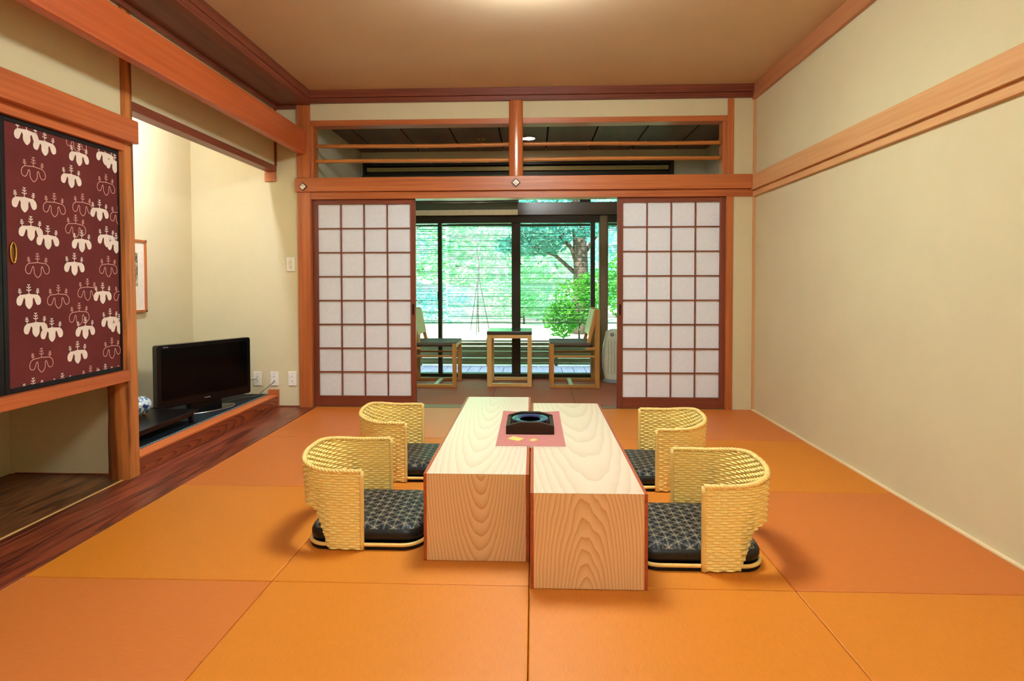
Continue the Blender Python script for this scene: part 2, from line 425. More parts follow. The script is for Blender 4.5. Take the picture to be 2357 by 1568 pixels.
# tokonoma post with hewn left face
mb = MB(); n = 46
ring = []
for i in range(n + 1):
    z = -.005 + (2.565) * i / n
    sh = -.012 * z / 2.2
    w1 = .003 * math.sin(z * 7.0) + .002 * math.sin(z * 17 + 1)
    low = .03 * max(0, 1 - z / .5)
    ring.append([(KX + .008, 2.902 + sh, z), (KX + .008, 2.975 + sh, z), (KX - .05, 2.982 + sh, z), (KX - .115 - low * .3, 2.98 + sh, z),
                 (KX - .118 + w1 - low * .3, 2.915 + sh + w1 * .4, z), (KX - .085 + w1 * .6, 2.888 + sh, z), (KX - .030 + w1 * .5, 2.890 + sh + w1 * .2, z)])
for i in range(n):
    for j in range(7):
        a, b = ring[i], ring[i + 1]
        mb.add([a[j], a[(j + 1) % 7], b[(j + 1) % 7], b[j]], [(0, 1, 2, 3)], 0)
struct('trim_18', mb, 'postwood', 0)
# floorboards along the alcoves
struct('trim_19', MB().box(-2.192, XL - .001, NEAR, D, -.045, .001), 'floorboard', 0.002)
struct('trim_20', MB().box(-2.202, -2.192, NEAR, 2.905, -.045, .003), 'ash_y')
struct('floor_alcove', MB().box(TKX, -2.202, NEAR, 2.975, -.045, .0), 'alcoveboard')
struct('baseboard_alcove', MB().box(-2.87, -2.29, 2.970, 2.975, 0, .007), 'dark_x')
# tokonoma step and floor
struct('trim_21', MB().box(KX - .035, KX + .006, 2.978, D - .006, 0, .090), 'step', 0.002)
struct('trim_22', MB().box(KX - .085, KX + .010, 2.978, D - .006, .090, .104), 'steptop', 0.003)
struct('trim_23', MB().box(KX - .075, KX + .004, D - .022, D, .104, .148).box(KX - .004, KX + .012, D - .022, D, 0, .148), 'trim_x', 0.002)
struct('trim_26', MB().box(-2.16, -1.98, D - .008, D, .001, .010), 'dark_x')
k = NT('tokonoma_matting'); o_ = k.obj(); sep = k.node('ShaderNodeSeparateXYZ'); k.link(o_, sep.inputs[0])
h = k.math('SINE', k.math('MULTIPLY', sep.outputs[1], 2 * PI / 0.012))
k.col(k.ramp(h, [(0.0, rgb(8, 14, 18)), (1.0, rgb(30, 46, 54))])); k.rough(0.6, 0.2); k.bump(h, .3, .002); M['matting'] = k.m
struct('floor_tokonoma', MB().box(TKX, KX - .085, 3.03, D, .02, .106), 'matting')
# scalloped cord edge of the matting
mb = MB(); 
pts = [(KX - .084 + .0035 * math.sin(2 * PI * y / .03), y, .108) for y in [3.03 + i * .0075 for i in range(int((D - 3.06) / .0075))]]
mb.tube(pts, .0045, 6); struct('trim_24', mb, plain('grey_cord', rgb(96, 110, 112), .7))

# hanging cabinet with two patterned doors
cb = thing('wall_cabinet', (-2.2, 2.2, .54), 'wooden wall cabinet hanging left of the rough post, with wine-red patterned sliding doors', 'cabinet')
MB().box(TKX + .002, -2.215, 1.0, 2.970, .545, .575).box(TKX + .002, -2.24, 1.0, 1.02, .575, 1.80).box(TKX + .002, -2.24, 2.945, 2.970, .575, 1.80).box(TKX + .002, -2.232, 1.0, 2.970, 1.80, 1.90).build('carcass', 'cab_y', cb)
MB().box(-2.235, -2.150, 1.0, 2.899, .533, .592).build('bottom_rail', 'cab_y', cb, .003)
MB().box(-2.235, -2.160, 1.0, 2.905, 1.754, 1.800).build('track_rail', 'cab_y', cb, .002)
MB().box(-2.232, -2.120, 1.0, 2.955, 1.8005, 1.922).build('head_rail', 'cab_y', cb, .004)

# paulownia motif (unit width 1)
half = [(0, .03), (.10, .01), (.22, .0), (.36, -.01), (.47, -.09), (.515, -.22), (.50, -.34), (.44, -.40), (.34, -.41), (.285, -.33), (.245, -.22), (.20, -.10), (.148, -.20), (.160, -.30), (.145, -.40), (.085, -.49), (0, -.56)]
LEAF = half + [(-x, y) for x, y in half[-2:0:-1]]
def smooth_closed(p, it=2):
    for _ in range(it):
        q = []
        for i in range(len(p)):
            a, b = p[i], p[(i + 1) % len(p)]
            q += [(a[0] * .75 + b[0] * .25, a[1] * .75 + b[1] * .25), (a[0] * .25 + b[0] * .75, a[1] * .25 + b[1] * .75)]
        p = q
    return p
LEAF_S = smooth_closed(LEAF, 1)
FLOR = []
for (bx, by, L) in ((0, .0, .37), (-.36, -.03, .24), (.36, -.03, .24)):
    tilt = bx * .25
    FLOR.append(((bx, by), (bx + tilt * L, by + L), .030))
    for f, wd in ((.35, .10), (.62, .085), (.88, .055)):
        cx, cy = bx + tilt * L * f, by + L * f
        sc = 1.0 if bx == 0 else .72
        for sgn in (-1, 1): FLOR.append(((cx, cy), (cx + sgn * wd * sc, cy + .055 * sc), .034))
def motif(mb, y, z, w, filled, xf, lim, rot=0.0, mi=0):
    y0, y1, z0, z1 = lim
    ca, sa = math.cos(rot), math.sin(rot)
    def P(p):
        u, v = p[0] * ca - p[1] * sa, p[0] * sa + p[1] * ca
        return (xf, min(max(y + u * w, y0), y1), min(max(z + v * w, z0), z1))
    def stroke(a, b, t):
        dx, dy = b[0] - a[0], b[1] - a[1]; l = math.hypot(dx, dy) or 1; nx, ny = -dy / l * t / 2, dx / l * t / 2
        mb.add([P((a[0] + nx, a[1] + ny)), P((a[0] - nx, a[1] - ny)), P((b[0] - nx, b[1] - ny)), P((b[0] + nx, b[1] + ny))], [(0, 1, 2, 3)], mi)
    if filled:
        tris = geometry.tessellate_polygon([[Vector((p[0], p[1], 0)) for p in LEAF_S]])
        mb.add([P(p) for p in LEAF_S], [tuple(t) for t in tris], mi)
    else:
        for i in range(len(LEAF_S)): stroke(LEAF_S[i], LEAF_S[(i + 1) % len(LEAF_S)], .030)
    for a, b, t in FLOR: stroke(a, b, t if filled else t * .85)

# camera model used only to turn measured positions into points on a known plane
F_, CX_, CY_ = 1289.247, 1178.5, 679.074
YAW, PITCH, ROLL, HCAM = 0.03815, 0.02366, -0.00206, 1.06
YAW, PITCH, ROLL = 0.038, 0.024, -0.002
def cam_axes():
    cy, sy, cp, sp = math.cos(YAW), math.sin(YAW), math.cos(PITCH), math.sin(PITCH)
    fw = Vector((-sy * cp, cy * cp, -sp)); r = Vector((cy, sy, 0)); u = r.cross(fw)
    cr, sr = math.cos(ROLL), math.sin(ROLL)
    return cr * r + sr * u, -sr * r + cr * u, fw
_R, _U, _W = cam_axes()
def onx(px, py, x):
    d = _R * ((px - CX_) / F_) - _U * ((py - CY_) / F_) + _W
    t = x / d.x; return t * d.y, HCAM + t * d.z

k = NT('wine_red_cloth'); o_ = k.obj()
n = k.noise(k.mapping(o_, (1, 300, 300)), 1.0, 3, .6); n2 = k.noise(o_, 4, 2)
k.col(k.ramp(k.math('ADD', k.math('MULTIPLY', n, .6), k.math('MULTIPLY', n2, .4)), [(.3, rgb(86, 34, 34)), (.7, rgb(116, 52, 50))])); k.rough(.8, .15); M['cloth'] = k.m
M['motif'] = plain('undyed_motif', rgb(232, 216, 200), .8, .15)
M['motifline'] = plain('pink_line_motif', rgb(214, 160, 146), .8, .15)
MOT = [(61, 300, 1), (103, 326, 1), (176, 318, 0), (182, 352, 1), (242, 352, 1), (264, 371, 1), (77, 385, 0), (164, 402, 1), (244, 421, 0), (56, 455, 1),
       (125, 467, 0), (190, 467, 0), (229, 480, 1), (273, 490, 0), (71, 521, 1), (110, 542, 1), (174, 516, 0), (188, 551, 1), (245, 541, 1), (267, 556, 1),
       (86, 606, 0), (171, 604, 1), (249, 609, 0), (66, 678, 1), (134, 678, 0), (201, 662, 0), (236, 671, 1), (281, 671, 0), (82, 743, 1), (119, 755, 1),
       (182, 718, 0), (196, 751, 1), (253, 730, 1), (274, 742, 1), (95, 824, 0), (178, 807, 1), (257, 797, 0), (208, 862, 0), (242, 858, 1), (76, 893, 1), (143, 881, 1), (286, 849, 0)]
def cabinet_door(y0, y1, hy, motifs):
    z0, z1 = .593, 1.753; e = .022; xf = -2.186
    d = MB(); d.box(-2.214, xf, y0 + e, y1 - e, z0 + e, z1 - e, 0)
    lim = (y0 + e, y1 - e, z0 + e, z1 - e)
    for (yy, zz, fl) in motifs: motif(d, yy, zz, .116, fl, xf + .0005 + .00004 * (motifs.index((yy, zz, fl)) + 1), lim, mi=1 if fl else 2)
    door = d.build('door', ['cloth', 'motif', 'motifline'], cb, 0, False, fix=False)
    MB().box(-2.216, xf + .004, y0, y0 + e, z0, z1).box(-2.216, xf + .004, y1 - e, y1, z0, z1).box(-2.216, xf + .004, y0 + e, y1 - e, z0, z0 + e).box(-2.216, xf + .004, y0 + e, y1 - e, z1 - e, z1).build('edge_frame', 'blackrim', door, .002)
    pts = [(xf + .004, hy + .013 * math.cos(t), 1.185 + .043 * math.sin(t)) for t in [2 * PI * i / 28 for i in range(28)]]
    hm = MB().tube(pts, .0035, 8, closed=True)
    hm.add([(xf + .0015, p[1], p[2]) for p in pts], [tuple(range(28))], 1)
    h = hm.build('pull', ['brass', plain('dark_brass', rgb(120, 74, 30), .4, .5, .8)], door, 0, True)
    h['label'] = 'oval brass pull'
    return door
ml = [onx(px, py, -2.1855) + (fl,) for px, py, fl in MOT]
cabinet_door(2.226, 2.899, 2.275, ml)
cabinet_door(1.565, 2.224, 2.185, [(y - .66, z, fl) for y, z, fl in ml])

# picture on the alcove wall
pc = thing('framed_picture', (TKX, 3.98, .83), 'small picture in a thin reddish wooden frame hanging on the tokonoma wall', 'picture')
py0, py1, pz0, pz1 = 3.62, 4.075, .838, 1.372
e = .018
MB().box(TKX, TKX + .022, py0, py1, pz0, pz0 + e).box(TKX, TKX + .022, py0, py1, pz1 - e, pz1).box(TKX, TKX + .022, py0, py0 + e, pz0, pz1).box(TKX, TKX + .022, py1 - e, py1, pz0, pz1).build('picture_frame', 'trim_z', pc, .002)
MB().box(TKX, TKX + .012, py0 + e, py1 - e, pz0 + e, pz1 - e).build('mount', plain('mount_card', rgb(226, 214, 190), .8, .2), pc)
k = NT('ink_painting'); n = k.noise(k.obj(), 16, 6, .7, 1.0)
k.col(k.ramp(n, [(.42, rgb(66, 72, 70)), (.52, rgb(150, 150, 120)), (.60, rgb(206, 200, 160))])); k.rough(.8, .2)
MB().box(TKX + .012, TKX + .013, 3.74, 3.988, 1.03, 1.275).build('painting', k.m, pc)

# ------------------------------------------------------------------ things in the tokonoma
tvx, tvy, tvz, tva = -2.460, 4.110, .166, 1.09
tv = thing('television', (tvx, tvy, .106), 'black flat television turned towards the room in the tokonoma', 'television', local=True)
W, Hh = .72, .45; zb = tvz - .106
def rr(w, h, r, cx=0, cz=0, n=6):
    pts = []
    for (sx, sz, a0) in ((1, -1, -PI / 2), (1, 1, 0), (-1, 1, PI / 2), (-1, -1, PI)):
        for i in range(n + 1):
            a = a0 + PI / 2 * i / n; pts.append((cx + sx * (w / 2 - r) + r * math.cos(a), cz + sz * (h / 2 - r) + r * math.sin(a)))
    return pts
MB().prism(rr(W, Hh, .018, 0, zb + Hh / 2), -.012, .045, 1).prism(rr(W * .7, Hh * .6, .03, 0, zb + Hh / 2), .045, .085, 1).build('casing', plain('gloss_black_plastic', rgb(12, 12, 14), .15, .25), tv, .003)
MB().box(-W / 2 + .030, W / 2 - .030, -.0135, -.011, zb + .060, zb + Hh - .028).build('screen', plain('tv_screen', rgb(5, 5, 6), .08, .12), tv)
for (xx, zz, ww) in ((-W / 2 + .062, zb + Hh - .016, .036), (0.0, zb + .030, .045)):
    mb = MB()
    for i in range(5): mb.box(xx - ww / 2 + i * ww / 5, xx - ww / 2 + (i + .7) * ww / 5, -.0132, -.0118, zz - .0035, zz + .0035)
    mb.build('logo', plain('grey_lettering', rgb(130, 130, 132), .4), tv)
MB().lathe([(.20, 0), (.20, .006), (.19, .010), (.02, .012), (.0, .012)], (0, -.02, 0), 48, 0, .55).build('base', plain('smoked_glass_base', rgb(9, 10, 12), .08, .3), tv, 0)
o = MB().lathe([(.2005, .0), (.2035, .003), (.2005, .0075)], (0, -.02, 0), 48, 0, .55).build('base_trim', 'steel', tv, 0); 
MB().prism(rr(.26, .06, .02, 0, .03), 0, zb + .03, 2).build('neck', 'black', tv)
tv.rotation_euler.z = tva

st = thing('low_stand', (-2.5, 3.4, .106), 'low black lacquered stand between the rough post and the television', 'stand')
MB().box(-2.82, -2.285, 3.08, 3.72, .176, .194).build('top', 'black', st, .003)
MB().box(-2.80, -2.305, 3.10, 3.70, .155, .176).build('apron', 'black', st, .002)
for (xx, yy) in ((-2.318, 3.69), (-2.318, 3.11), (-2.79, 3.69), (-2.79, 3.11)): MB().box(xx - .012, xx + .012, yy - .012, yy + .012, .106, .156).build('leg', 'black', st, .002)

k = NT('blue_and_white_glaze'); n = k.noise(k.obj(), 34, 3, .5, .8)
k.col(k.ramp(n, [(.38, rgb(40, 58, 110)), (.44, rgb(140, 164, 186)), (.50, rgb(208, 224, 222))])); k.rough(.15, .5); M['delft'] = k.m
vs = thing('porcelain_jar', (-2.56, 3.50, .194), 'round blue and white porcelain jar on the low black stand, half behind the post', 'jar')
prof = [(.001, .014), (.040, .012), (.067, .025), (.085, .055), (.087, .076), (.076, .102), (.052, .120), (.025, .126), (.0, .127)]
MB().lathe(prof, (-2.56, 3.50, .194), 36).build('body', 'delft', vs, 0, True)
for a in (0.3, 2.4, 4.5):
    MB().lathe([(.0, .0), (.008, .001), (.010, .012), (.006, .022)], (-2.56 + .045 * math.cos(a), 3.50 + .045 * math.sin(a), .194), 12).build('foot', 'brass', vs, 0, True)
MB().lathe([(.010, .125), (.013, .132), (.008, .139), (.0, .141)], (-2.56, 3.50, .194), 14).build('knob', 'delft', vs, 0, True)

# switch and sockets on the back wall
def plate(name, x, z, label, cat, kind):
    t = thing(name, (x, D, z), label, cat)
    MB().box(x - .036, x + .036, D - .009, D, z - .060, z + .060).build('cover_plate', 'white', t, .004)
    if kind == 'switch':
        for dz in (-.018, .018): MB().box(x - .012, x + .012, D - .013, D - .008, z + dz - .015, z + dz + .015).build('rocker', 'cream', t, .002)
    else:
        for dz in (-.018, .018):
            MB().box(x - .013, x + .013, D - .0105, D - .008, z + dz - .014, z + dz + .014).box(x - .006, x - .004, D - .0108, D - .010, z + dz - .006, z + dz + .006, 1).box(x + .004, x + .006, D - .0108, D - .010, z + dz - .006, z + dz + .006, 1).build('outlet', ['white', 'black'], t)
    return t
plate('light_switch', -2.045, 1.208, 'cream light switch plate high on the plaster strip left of the corner post', 'light switch', 'switch')
plate('wall_socket', -2.342, .238, 'white wall socket nearest the television, with an aerial lead plugged in', 'wall socket', 'out')
plate('wall_socket', -2.196, .238, 'white wall socket above the end of the tokonoma step, with a plug in it', 'wall socket', 'out')
plate('wall_socket', -2.042, .239, 'white wall socket next to the corner post, nothing plugged in', 'wall socket', 'out')
def cord(pts, r, label, name='power_cord'):
    def cr(p, n=8):
        out = []
        for i in range(len(p) - 1):
            a = Vector(p[max(i - 1, 0)]); b = Vector(p[i]); c = Vector(p[i + 1]); d = Vector(p[min(i + 2, len(p) - 1)])
            for j in range(n):
                t = j / n; out.append(.5 * ((2 * b) + (c - a) * t + (2 * a - 5 * b + 4 * c - d) * t * t + (3 * b - a - 3 * c + d) * t ** 3))
        return out + [Vector(p[-1])]
    o = MB().tube(cr(pts), r, 8).build(name, plain('grey_flex', rgb(96, 88, 78), .5), None, 0, True)
    tag(o, label, 'cord'); return o
cord([(-2.342, D - .013, .240), (-2.38, D - .05, .235), (-2.44, D - .12, .25), (-2.50, D - .3, .28), (-2.47, 4.23, .30)], .0028, 'thin aerial lead from the leftmost socket to the television', 'aerial_lead')
cord([(-2.196, D - .013, .222), (-2.200, D - .06, .20), (-2.25, D - .09, .155), (-2.30, D - .10, .112), (-2.36, D - .16, .111), (-2.44, 4.33, .112)], .0032, 'grey power cord from the middle socket across the tokonoma matting')

# ------------------------------------------------------------------ shoji doors
def shoji(num, x0, x1, px0, px1, side):
    yc = D + .032
    t = thing('door_%d' % num, ((x0 + x1) / 2, yc, .002), None, None, None, 'structure')
    t['label'] = 'shoji sliding door with white paper in a brown lattice, %s of the doorway' % ('left side' if num == 1 else 'right side')
    mb = MB(); a, b = yc - .016, yc + .016
    mb.box(x0, px0, a, b, .003, 1.752).box(px1, x1, a, b, .003, 1.752)
    mb.build('stile', 'dark_z', t, .002)
    MB().box(px0, px1, a, b, 1.713, 1.752).build('top_rail', 'dark_x', t, .002)
    MB().box(px0, px1, a, b, .003, .092).build('bottom_rail', 'dark_x', t, .002)
    lb = MB(); w = .0048
    for i in range(1, 4):
        x = px0 + (px1 - px0) * i / 4; lb.box(x - w, x + w, yc - .010, yc + .004, .092, 1.713)
    for j in range(1, 8):
        z = .092 + (1.713 - .092) * j / 8; lb.box(px0, px1, yc - .0095, yc + .0035, z - w, z + w)
    lb.build('lattice', 'dark_x', t)
    MB().box(px0 - .004, px1 + .004, yc + .0035, yc + .0046, .088, 1.717).build('paper', 'washi', t)
    hx = (px1 + x1) / 2 if side == 'r' else (x0 + px0) / 2
    MB().box(hx - .009, hx + .009, a - .0008, a + .004, .78, .87).build('finger_pull', 'void', t, .002)
    return t
shoji(1, -1.866, -.990, -1.820, -1.032, 'r')
shoji(2, .697, 1.577, .743, 1.536, 'l')

# ------------------------------------------------------------------ low tables
def low_table(name, x0, x1, y0, y1, top, end, label):
    h = .334; t = .032; e = .012
    c = thing(name, ((x0 + x1) / 2, (y0 + y1) / 2, 0), label, 'low table', 'pair of low tables')
    MB().prism([(y0, h), (y0 + t, h - t), (y1 - t, h - t), (y1, h)], x0 + e, x1 - e, 0).build('top', top, c, .0008)
    MB().prism([(y0, .002), (y0 + t, .002), (y0 + t, h - t - .0004), (y0, h - .0004)], x0 + e, x1 - e, 0).build('end_panel', end, c, .0008)
    MB().prism([(y1, .002), (y1 - t, .002), (y1 - t, h - t - .0004), (y1, h - .0004)], x0 + e, x1 - e, 0).build('end_panel', end, c, .0008)
    for (a, b) in ((x0, x0 + e), (x1 - e, x1)):
        MB().box(a, b, y0 + .0005, y1 - .0005, h - t, h - .0005).box(a, b, y0 + .0005, y0 + t, .0, h - t).box(a, b, y1 - t, y1 - .0005, .0, h - t).build('edge_band', 'edgeband', c, .001)
    return c
low_table('low_table', -.417, -.0165, 2.090, 3.500, 'top_a', 'front_a', 'blond wood low table on the left, pushed slightly back')
low_table('low_table', -.0115, .3905, 1.908, 3.330, 'top_b', 'front_b', 'blond wood low table on the right, standing slightly nearer')

# runner, brazier
zt = .334
k = NT('rose_cotton'); n = k.noise(k.mapping(k.obj(), (40, 400, 1)), 1.0, 3, .6)
k.col(k.ramp(n, [(.3, rgb(172, 106, 100)), (.7, rgb(194, 128, 116))])); k.rough(.9, .1); M['rose'] = k.m
M['gold'] = plain('gold_print', rgb(232, 190, 104), .6, .3)
rn = thing('table_runner', (-.012, 2.76, zt), 'dusty pink cloth mat with two gold diamonds lying across both low tables', 'table mat')
mb = MB(); nx, ny = 16, 24
ra, rb, rc, rd = -.167, .142, 2.450, 3.075
for lvl in (zt + .0004, zt + .0022):
    for j in range(ny + 1):
        for i in range(nx + 1):
            x = ra + (rb - ra) * i / nx; y = rc + (rd - rc) * j / ny
            lift = .010 * max(0, (j / ny - .88) / .12) * abs(i / nx - .5) * 2 if j / ny > .88 else 0
            mb.v.append((x, y, lvl + lift + .0004 * math.sin(i * 1.3 + j)))
N = (nx + 1) * (ny + 1)
for j in range(ny):
    for i in range(nx):
        a = j * (nx + 1) + i; mb.f.append((a + N, a + 1 + N, a + nx + 2 + N, a + nx + 1 + N)); mb.f.append((a, a + nx + 1, a + nx + 2, a + 1)); mb.mi += [0, 0]
bnd = [i for i in range(nx + 1)] + [j * (nx + 1) + nx for j in range(1, ny + 1)] + [ny * (nx + 1) + i for i in range(nx - 1, -1, -1)] + [j * (nx + 1) for j in range(ny - 1, 0, -1)]
for q in range(len(bnd)): mb.f.append((bnd[q], bnd[(q + 1) % len(bnd)], bnd[(q + 1) % len(bnd)] + N, bnd[q] + N)); mb.mi.append(0)
zz = zt + .0034
for pts in (((-.120, 2.555), (-.068, 2.520), (-.042, 2.560), (-.095, 2.600)), ((-.020, 2.540), (-.004, 2.515), (.020, 2.541), (.003, 2.566))):
    mb.prism(pts, zz - .0008, zz, 2, 1)
mb.build('cloth', ['rose', 'gold'], rn, 0, False)
mb = MB()
for i in range(90):
    x = ra + .002 + (rb - ra - .004) * i / 89; l = random.uniform(.018, .034)
    dx = random.uniform(-.006, .006)
    mb.bar((x, rc + .002, zt + .0014), (x + dx, rc - l, zt + .0010), .0012, .0010)
mb.build('fringe', plain('fringe_thread', rgb(224, 196, 176), .9, .1), rn)

bz = thing('brazier_box', (-.016, 2.75, zt + .0024), 'dark wooden square box with arched rim holding a black bowl, on the pink mat', 'ash box')
M['darkbox'] = wood('dark_stained_wood', rgb(62, 40, 28), rgb(34, 20, 14), 'x', across=50, along=4, rough=.5, spec=.2)
z0 = zt + .0024; bx0, bx1, by0, by1 = -.130, .098, 2.632, 2.862
def arch(y0, y1):
    poly = [(bx0, z0), (bx1, z0), (bx1, z0 + .040)]
    for i in range(1, 16):
        t = i / 16; x = bx1 + (bx0 - bx1) * t
        u = abs(t - .5) * 2; hgt = .058 - .018 * max(0, (u - .42) / .58) ** 1.1
        poly.append((x, z0 + hgt))
    poly.append((bx0, z0 + .040))
    return MB().prism(poly, y0, y1, 1)
mb = arch(by0, by0 + .020); m2 = arch(by1 - .020, by1)
mb.add(m2.v, m2.f); mb.box(bx0, bx0 + .020, by0 + .020, by1 - .020, z0, z0 + .040).box(bx1 - .020, bx1, by0 + .020, by1 - .020, z0, z0 + .040).box(bx0 + .02, bx1 - .02, by0 + .02, by1 - .02, z0, z0 + .022)
mb.build('box', 'darkbox', bz, .0025)
MB().lathe([(.03, .023), (.062, .026), (.074, .044), (.088, .0475), (.090, .0505), (.086, .052), (.058, .0500), (.050, .046)], (-.016, 2.747, z0), 48).lathe([(.050, .046), (.044, .032), (.036, .0255), (0, .025)], (-.016, 2.747, z0), 48, 1).build('bowl', [plain('black_glaze_blue_reflection', rgb(34, 44, 84), .2, .7), plain('matt_black_well', rgb(12, 12, 14), .7, .2)], bz, 0, True, fix=False)  # blue window reflection is put into the black bowl's glaze colour

# ------------------------------------------------------------------ legless chairs of woven rattan (face +x in their own frame)
def chair_path(u):
    """plan of the backrest, u in 0..1 from the front of one arm round to the other; returns point and outward normal"""
    a, b, n = .268, .230, 3.4
    def pt(u):
        t = -PI / 2 + (0 if False else 0)
        ang = PI / 2 + PI * u          # 90deg..270deg
        c, s_ = math.cos(ang), math.sin(ang)
        r = (abs(c / a) ** n + abs(s_ / b) ** n) ** (-1 / n)
        return r * c, -r * s_
    return pt(u)
NU, NV = 560, 200
raw = [chair_path(i / 2000) for i in range(2001)]
acc = [0.0]
for i in range(2000): acc.append(acc[-1] + math.hypot(raw[i + 1][0] - raw[i][0], raw[i + 1][1] - raw[i][1]))
LTOT = acc[-1]
def path_at(sv):
    lo, hi = 0, 2000
    while hi - lo > 1:
        m = (lo + hi) // 2
        if acc[m] <= sv: lo = m
        else: hi = m
    t = (sv - acc[lo]) / max(acc[hi] - acc[lo], 1e-9)
    a, b = raw[lo], raw[hi]; p = (a[0] + (b[0] - a[0]) * t, a[1] + (b[1] - a[1]) * t)
    tx, ty = b[0] - a[0], b[1] - a[1]; l = math.hypot(tx, ty) or 1
    return p, (-ty / l, tx / l)
def sstep(a, b, x):
    t = min(max((x - a) / (b - a), 0), 1); return t * t * (3 - 2 * t)
def ztop(s_):
    d = min(s_, LTOT - s_); return .312 + .036 * sstep(.12, .40, d)
def zbot(s_):
    d = min(s_, LTOT - s_)
    if d < .132: return .006
    if d < .185: return .006 + (.150 - .006) * (d - .132) / .053
    return .150 + .012 * sstep(.185, .23, d)
def lean(s_, z):
    d = min(s_, LTOT - s_); return .055 * sstep(.12, .30, d) * (z - .16) 
# which side is outward: test
(pp_, nn_) = path_at(LTOT / 2); SG = 1 if nn_[0] * pp_[0] > 0 else -1
ch = thing('legless_chair', (0, 0, 0), 'x', 'legless chair', 'four legless rattan chairs round the low tables', local=True)
def weave_sheet(sign, th):
    vs = []
    pu, pv = .0250, .0104
    for i in range(NU + 1):
        s_ = LTOT * i / NU; (px, py), (nx, ny) = path_at(s_); nx *= SG; ny *= SG
        zb, zt_ = zbot(s_), ztop(s_)
        for j in range(NV + 1):
            z = zb + (zt_ - zb) * j / NV
            # woven relief follows true height so strands stay level
            row = math.floor((z + .0) / pv); fv = (z / pv) - row
            ph = .5 + .5 * math.sin(2 * PI * s_ / (2 * pu) + PI * (row % 2))
            wl = .50 + .46 * ph; q = (2 * fv - 1) / wl
            d = (.0066 * ph - .0010) * math.sqrt(1 - q * q) - .0022 * (1 - math.sqrt(1 - q * q)) if abs(q) < 1 else -.0034 
            off = sign * (th + d) + lean(s_, z)
            vs.append((px + nx * off, py + ny * off, z))
    fs = []
    for i in range(NU):
        for j in range(NV):
            a = i * (NV + 1) + j; b = a + NV + 1
            fs.append((a, b, b + 1, a + 1) if sign * SG > 0 else (a, a + 1, b + 1, b))
    return vs, fs
mb = MB(); v1, f1 = weave_sheet(1, .005); v2, f2 = weave_sheet(-1, .005)
n1 = len(v1); mb.add(v1, f1); mb.add(v2, f2)
def idx(i, j): return i * (NV + 1) + j
for i in range(NU): # close bottom and top
    mb.f.append((idx(i, 0), n1 + idx(i, 0), n1 + idx(i + 1, 0), idx(i + 1, 0))); mb.mi.append(0)
    mb.f.append((idx(i, NV), idx(i + 1, NV), n1 + idx(i + 1, NV), n1 + idx(i, NV))); mb.mi.append(0)
for j in range(NV):
    for i in (0, NU):
        mb.f.append((idx(i, j), idx(i, j + 1), n1 + idx(i, j + 1), n1 + idx(i, j))); mb.mi.append(0)
back = mb.build('backrest', 'rattan', ch, 0, True, fix=False)
# braided top edge: two strands twisting round the rim
mb = MB()
for phs in (0, PI * 2 / 3, PI * 4 / 3):
    pts = []
    for i in range(421):
        s_ = LTOT * i / 420; (px, py), (nx, ny) = path_at(s_); nx *= SG; ny *= SG
        z = ztop(s_); a = s_ / .045 * 2 * PI + phs; o_ = lean(s_, z) + .0050 * math.cos(a)
        pts.append((px + nx * o_, py + ny * o_, z + .001 + .0036 * math.sin(a)))
    mb.tube(pts, .0064, 7)
mb.build('braided_rim', 'cane', back, 0, True)
for i in (0, 1):
    s_ = 0.0 if i == 0 else LTOT; (px, py), nn = path_at(s_)
    MB().tube([(px + .002, py, .004 + .31 * q / 12) for q in range(13)], .0095, 8).build('arm_edge', 'cane', back, 0, True)
# base tray
M['basecloth'] = plain('black_base', rgb(16, 14, 13), .6, .2)
tray = MB().prism(rr(.475, .452, .085, 0, 0, 8), .0, .017, 2)
tr_o = tray.build('base', 'basecloth', ch, .004)
pts = [(p[0], p[1], .0205) for p in rr(.470, .447, .085, 0, 0, 8)]
mb = MB().tube(pts, .0075, 8, closed=True); mb.build('base_rim', 'cane', tr_o, 0, True)

def make_cushion():
    c = MB(); N_ = 40; h0 = .026
    top = []; rad = .075; w, d_ = .462, .436
    prof = [(0.0, h0, 1), (.012, h0 + .004, 0), (.0, h0 + .018, 0), (-.0, h0 + .036, 0), (.010, h0 + .052, 0), (.028, h0 + .062, 1), (.060, h0 + .067, 1)]
    rings = []
    for ins, z, m in ((.022, h0, 1), (.004, h0 + .007, 1), (.0, h0 + .020, 1), (.0, h0 + .034, 1), (.008, h0 + .049, 1), (.026, h0 + .060, 0), (.058, h0 + .066, 0), (.10, h0 + .067, 0), (.16, h0 + .0665, 0), (.205, h0 + .066, 0)):
        r = max(rad - ins * .5, .01); ww, dd = w - 2 * ins, d_ - 2 * ins
        r = min(r, ww / 2 - .001, dd / 2 - .001)
        rings.append(([(p[0], p[1], z + .0016 * math.sin(p[0] * 40 + p[1] * 23)) for p in rr(ww, dd, r, 0, 0, 10)], m))
    n = len(rings[0][0])
    for (pts, m) in rings: c.v += pts
    for q in range(len(rings) - 1):
        for i in range(n): c.f.append((q * n + i, q * n + (i + 1) % n, (q + 1) * n + (i + 1) % n, (q + 1) * n + i)); c.mi.append(rings[q + 1][1])
    c.f.append(tuple(range(n))[::-1]); c.mi.append(1)
    c.f.append(tuple((len(rings) - 1) * n + i for i in range(n))); c.mi.append(0)
    return c.build('seat_cushion', ['cushion', 'cushside'], None, 0, True)
cu = make_cushion()
TW = 'black cushion with a hemp-leaf star pattern '
